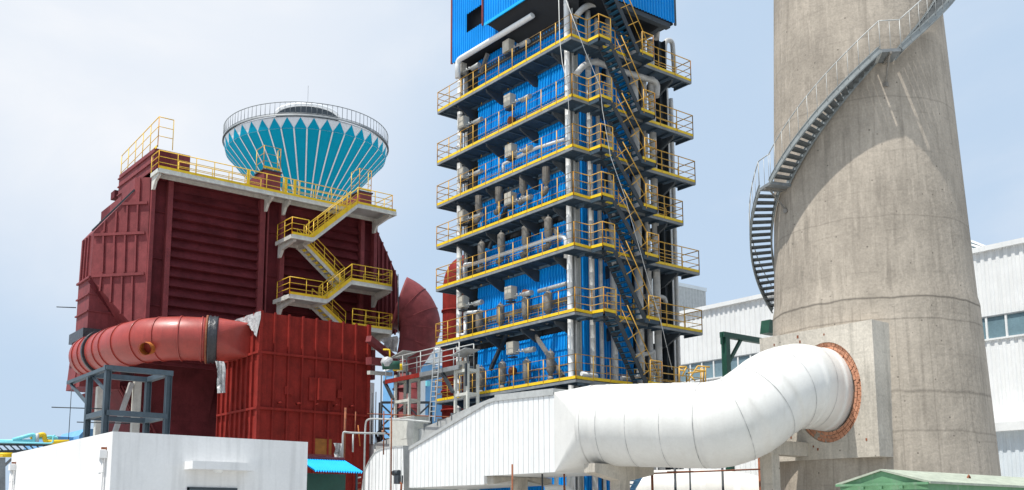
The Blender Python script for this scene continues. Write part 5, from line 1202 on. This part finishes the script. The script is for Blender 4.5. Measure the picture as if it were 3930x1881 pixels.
# ================================================================== PIPE RACK AT LEFT
pk_ = thing('pipe_rack', P(100, 1720, d=46), 'grey steel truss carrying cyan and yellow pipes behind the white building', 'pipe rack')
VP = P(60, 1710, d=46).y
def K(x, y): return P(x/4.389, 1600+y/4.389, v=VP)
MB().beam(K(-80,462), K(900,478), .09, .09).build('chord', M['steel_dk'], pk_); MB().beam(K(-80,590), K(900,560), .12, .12).build('chord', M['steel_dk'], pk_)
for x in range(-60, 820, 110): MB().beam(K(x,470), K(x+110,572), .05, .05).build('web', M['steel_bl'], pk_)
MB().beam(K(10,690), K(10,1300), .35, .3).build('column', M['steel'], pk_); MB().beam(K(45,850), K(195,710), .1, .1).build('brace', M['steel'], pk_)
def kp(pts, r, m, lab, dv=0):
    q = [K(x, y)+Vector((0,-dv,0)) for x, y in pts]; q = bendpath(q, .22, 4) if len(q) > 2 else q
    MB().tube(q, r*.5, 10).build('pipe', M[m], label=lab, cat='pipe', group='painted pipes on the rack')
kp([(-60,418),(505,418),(548,400),(548,310),(500,308),(180,398)], .16, 'cyan', 'cyan pipe with an upturned loop on the rack', .3)
kp([(-60,440),(832,460),(842,400),(846,330),(880,330)], .07, 'cyan', 'thin cyan pipe along the front of the rack', .5)
kp([(500,352),(640,312),(735,292),(742,395),(790,430),(1150,425)], .2, 'yellow', 'yellow pipe with a double bend on the rack', .1)
kp([(630,370),(890,320),(882,400)], .12, 'cyan', 'cyan pipe rising right of the yellow bend, upper one'); kp([(760,385),(992,328),(990,405)], .12, 'cyan', 'cyan pipe rising right of the yellow bend, lower one', -.3)
kp([(598,290),(590,430)], .14, 'galv', 'silver flanged valve stub between the cyan and yellow bends', .35); kp([(-60,640),(200,640)], .18, 'yellow', 'lower yellow pipe by the left edge', .1); kp([(-60,670),(200,672)], .07, 'yellow', 'thin yellow pipe just under the lower yellow one', .2)
bt = thing('blue_shed', P(300, 1690, d=75), 'low pale blue sheet-clad building far behind the white one', 'building')
a, b = P(200, 1674, d=75), P(308, 1674, d=75); MB().box((a.x, a.y, 0), (P(560,1674,v=a.y).x, a.y+8, a.z)).build('low_wing', M['farblue'], bt)
a = P(312, 1644, d=74); MB().prism([(a.x+.3,a.y,a.z), (P(560,1650,v=a.y).x,a.y,a.z), (P(560,1650,v=a.y).x,a.y,0), (a.x-.2,a.y,0), (a.x-.1,a.y,a.z-.5)], (0,6,0)).build('tall_wing', M['farblue'], bt)
# far plant behind the tower
fb = thing('far_plant_building', P(1640, 1600, d=110), 'distant white and blue plant building between the elbow and the tower', 'building')
a, b = P(1618, 1346, d=110), P(1700, 1346, d=110); e_ = P(1700,1346,v=a.y)
MB().box((a.x, a.y, 0), (e_.x, a.y+8, P(1618,1395,v=a.y).z)).build('blue_wall', M['farblue'], fb)
MB().prism([P(1618,1392,v=a.y-.5), P(1660,1346,v=a.y-.5), P(1700,1330,v=a.y-.5), P(1700,1392,v=a.y-.5)], (0, 8, 0)).build('white_gable', M['white'], fb)
w_ = P(1664,1355,v=a.y-.6); w2 = P(1678,1372,v=a.y-.6); MB().box((w_.x, a.y-.62, w2.z), (w2.x, a.y-.51, w_.z)).build('window', M['farblue'], fb)
MB().box((P(1600,1450,v=a.y-1).x, a.y-1, 0), (P(1633,1450,v=a.y-1).x, a.y-.3, P(1600,1440,v=a.y-1).z)).build('white_wall', M['white'], fb)
w_ = P(1637,1462,v=a.y-.6); w2 = P(1650,1482,v=a.y-.6); MB().box((w_.x, a.y-.7, w2.z), (w2.x, a.y-.05, w_.z)).build('window', M['cyan'], fb)
# ================================================================== WORKER
def person():
    base = P(1455, 1722, d=60); ppm_ = 3866/60
    fwd = Vector((-.3,-.95,0)); rt = Vector((.81,-.58,0))
    J = {}
    hip = P(1452, 1712, d=60)
    def o(r, f, z): return hip+rt*r+fwd*f+Z3*z
    vs = [('pel',o(0,0,0),.15),('waist',o(.0,.05,.18),.14),('chest',o(.05,.14,.42),.17),('neck',o(.12,.22,.58),.06),('hd1',o(.15,.26,.68),.085),('hd2',o(.16,.27,.79),.095),('hd3',o(.16,.26,.87),.06),
          ('ls',o(-.13,.14,.5),.075),('le',o(-.2,.3,.72),.05),('lw',o(-.02,.4,.93),.035),('lh',o(.05,.42,.96),.04),('rs',o(.25,.14,.48),.07),('re',o(.42,.25,.3),.048),('rw',o(.5,.42,.22),.035),('rh',o(.54,.47,.2),.04),
          ('lt',o(-.1,0,-.05),.11),('lk',o(-.12,.3,-.4),.075),('la',o(-.12,.12,-.8),.05),('lf',o(-.12,.3,-.84),.045),('rt',o(.1,0,-.05),.11),('rk',o(.13,.32,-.4),.075),('ra',o(.13,.14,-.8),.05),('rf',o(.13,.32,-.84),.045)]
    ix = {n: i for i, (n, p, r) in enumerate(vs)}
    ed = [('pel','waist'),('waist','chest'),('chest','neck'),('neck','hd1'),('hd1','hd2'),('hd2','hd3'),('chest','ls'),('ls','le'),('le','lw'),('lw','lh'),('chest','rs'),('rs','re'),('re','rw'),('rw','rh'),('pel','lt'),('lt','lk'),('lk','la'),('la','lf'),('pel','rt'),('rt','rk'),('rk','ra'),('ra','rf')]
    me = bpy.data.meshes.new('person'); me.from_pydata([p-hip for n, p, r in vs], [(ix[a], ix[b]) for a, b in ed], []); me.materials.append(M['cloth'])
    ob = bpy.data.objects.new('person', me); COL.objects.link(ob); ob.location = hip; ORG[ob.name] = hip.copy()
    sk_ = ob.modifiers.new('skin', 'SKIN'); me.skin_vertices or None
    for i, (n, p, r) in enumerate(vs): me.skin_vertices[0].data[i].radius = (r, r)
    me.skin_vertices[0].data[0].use_root = True
    sb = ob.modifiers.new('sub', 'SUBSURF'); sb.levels = 1; sb.render_levels = 2
    tag(ob, 'worker in dark clothes crouching behind the grey sloping duct, one arm raised', 'person')
    h = MB(); hc = vs[ix['hd2']][1]; prof_ = [(.02,-.12),(.075,-.09),(.1,0),(.095,.06),(.06,.11),(.005,.13)]
    h.lathe((hc.x+fwd.x*.03, hc.y+fwd.y*.03), [(r, hc.z+z_) for r, z_ in prof_], 12); h.build('face', M['skin'], ob)
    h = MB(); h.lathe((hc.x-fwd.x*.03, hc.y-fwd.y*.03), [(.115, hc.z-.02), (.118, hc.z+.06), (.08, hc.z+.13), (.005, hc.z+.155)], 12); h.build('hair', M['cloth'], ob)
    pz = vs[ix['lf']][1].z-.05; c = hip
    MB().box((c.x-.8, c.y-.8, pz-.1), (c.x+.8, c.y+.8, pz)).build('work_platform', M['steel_dk'], lf_)
person()
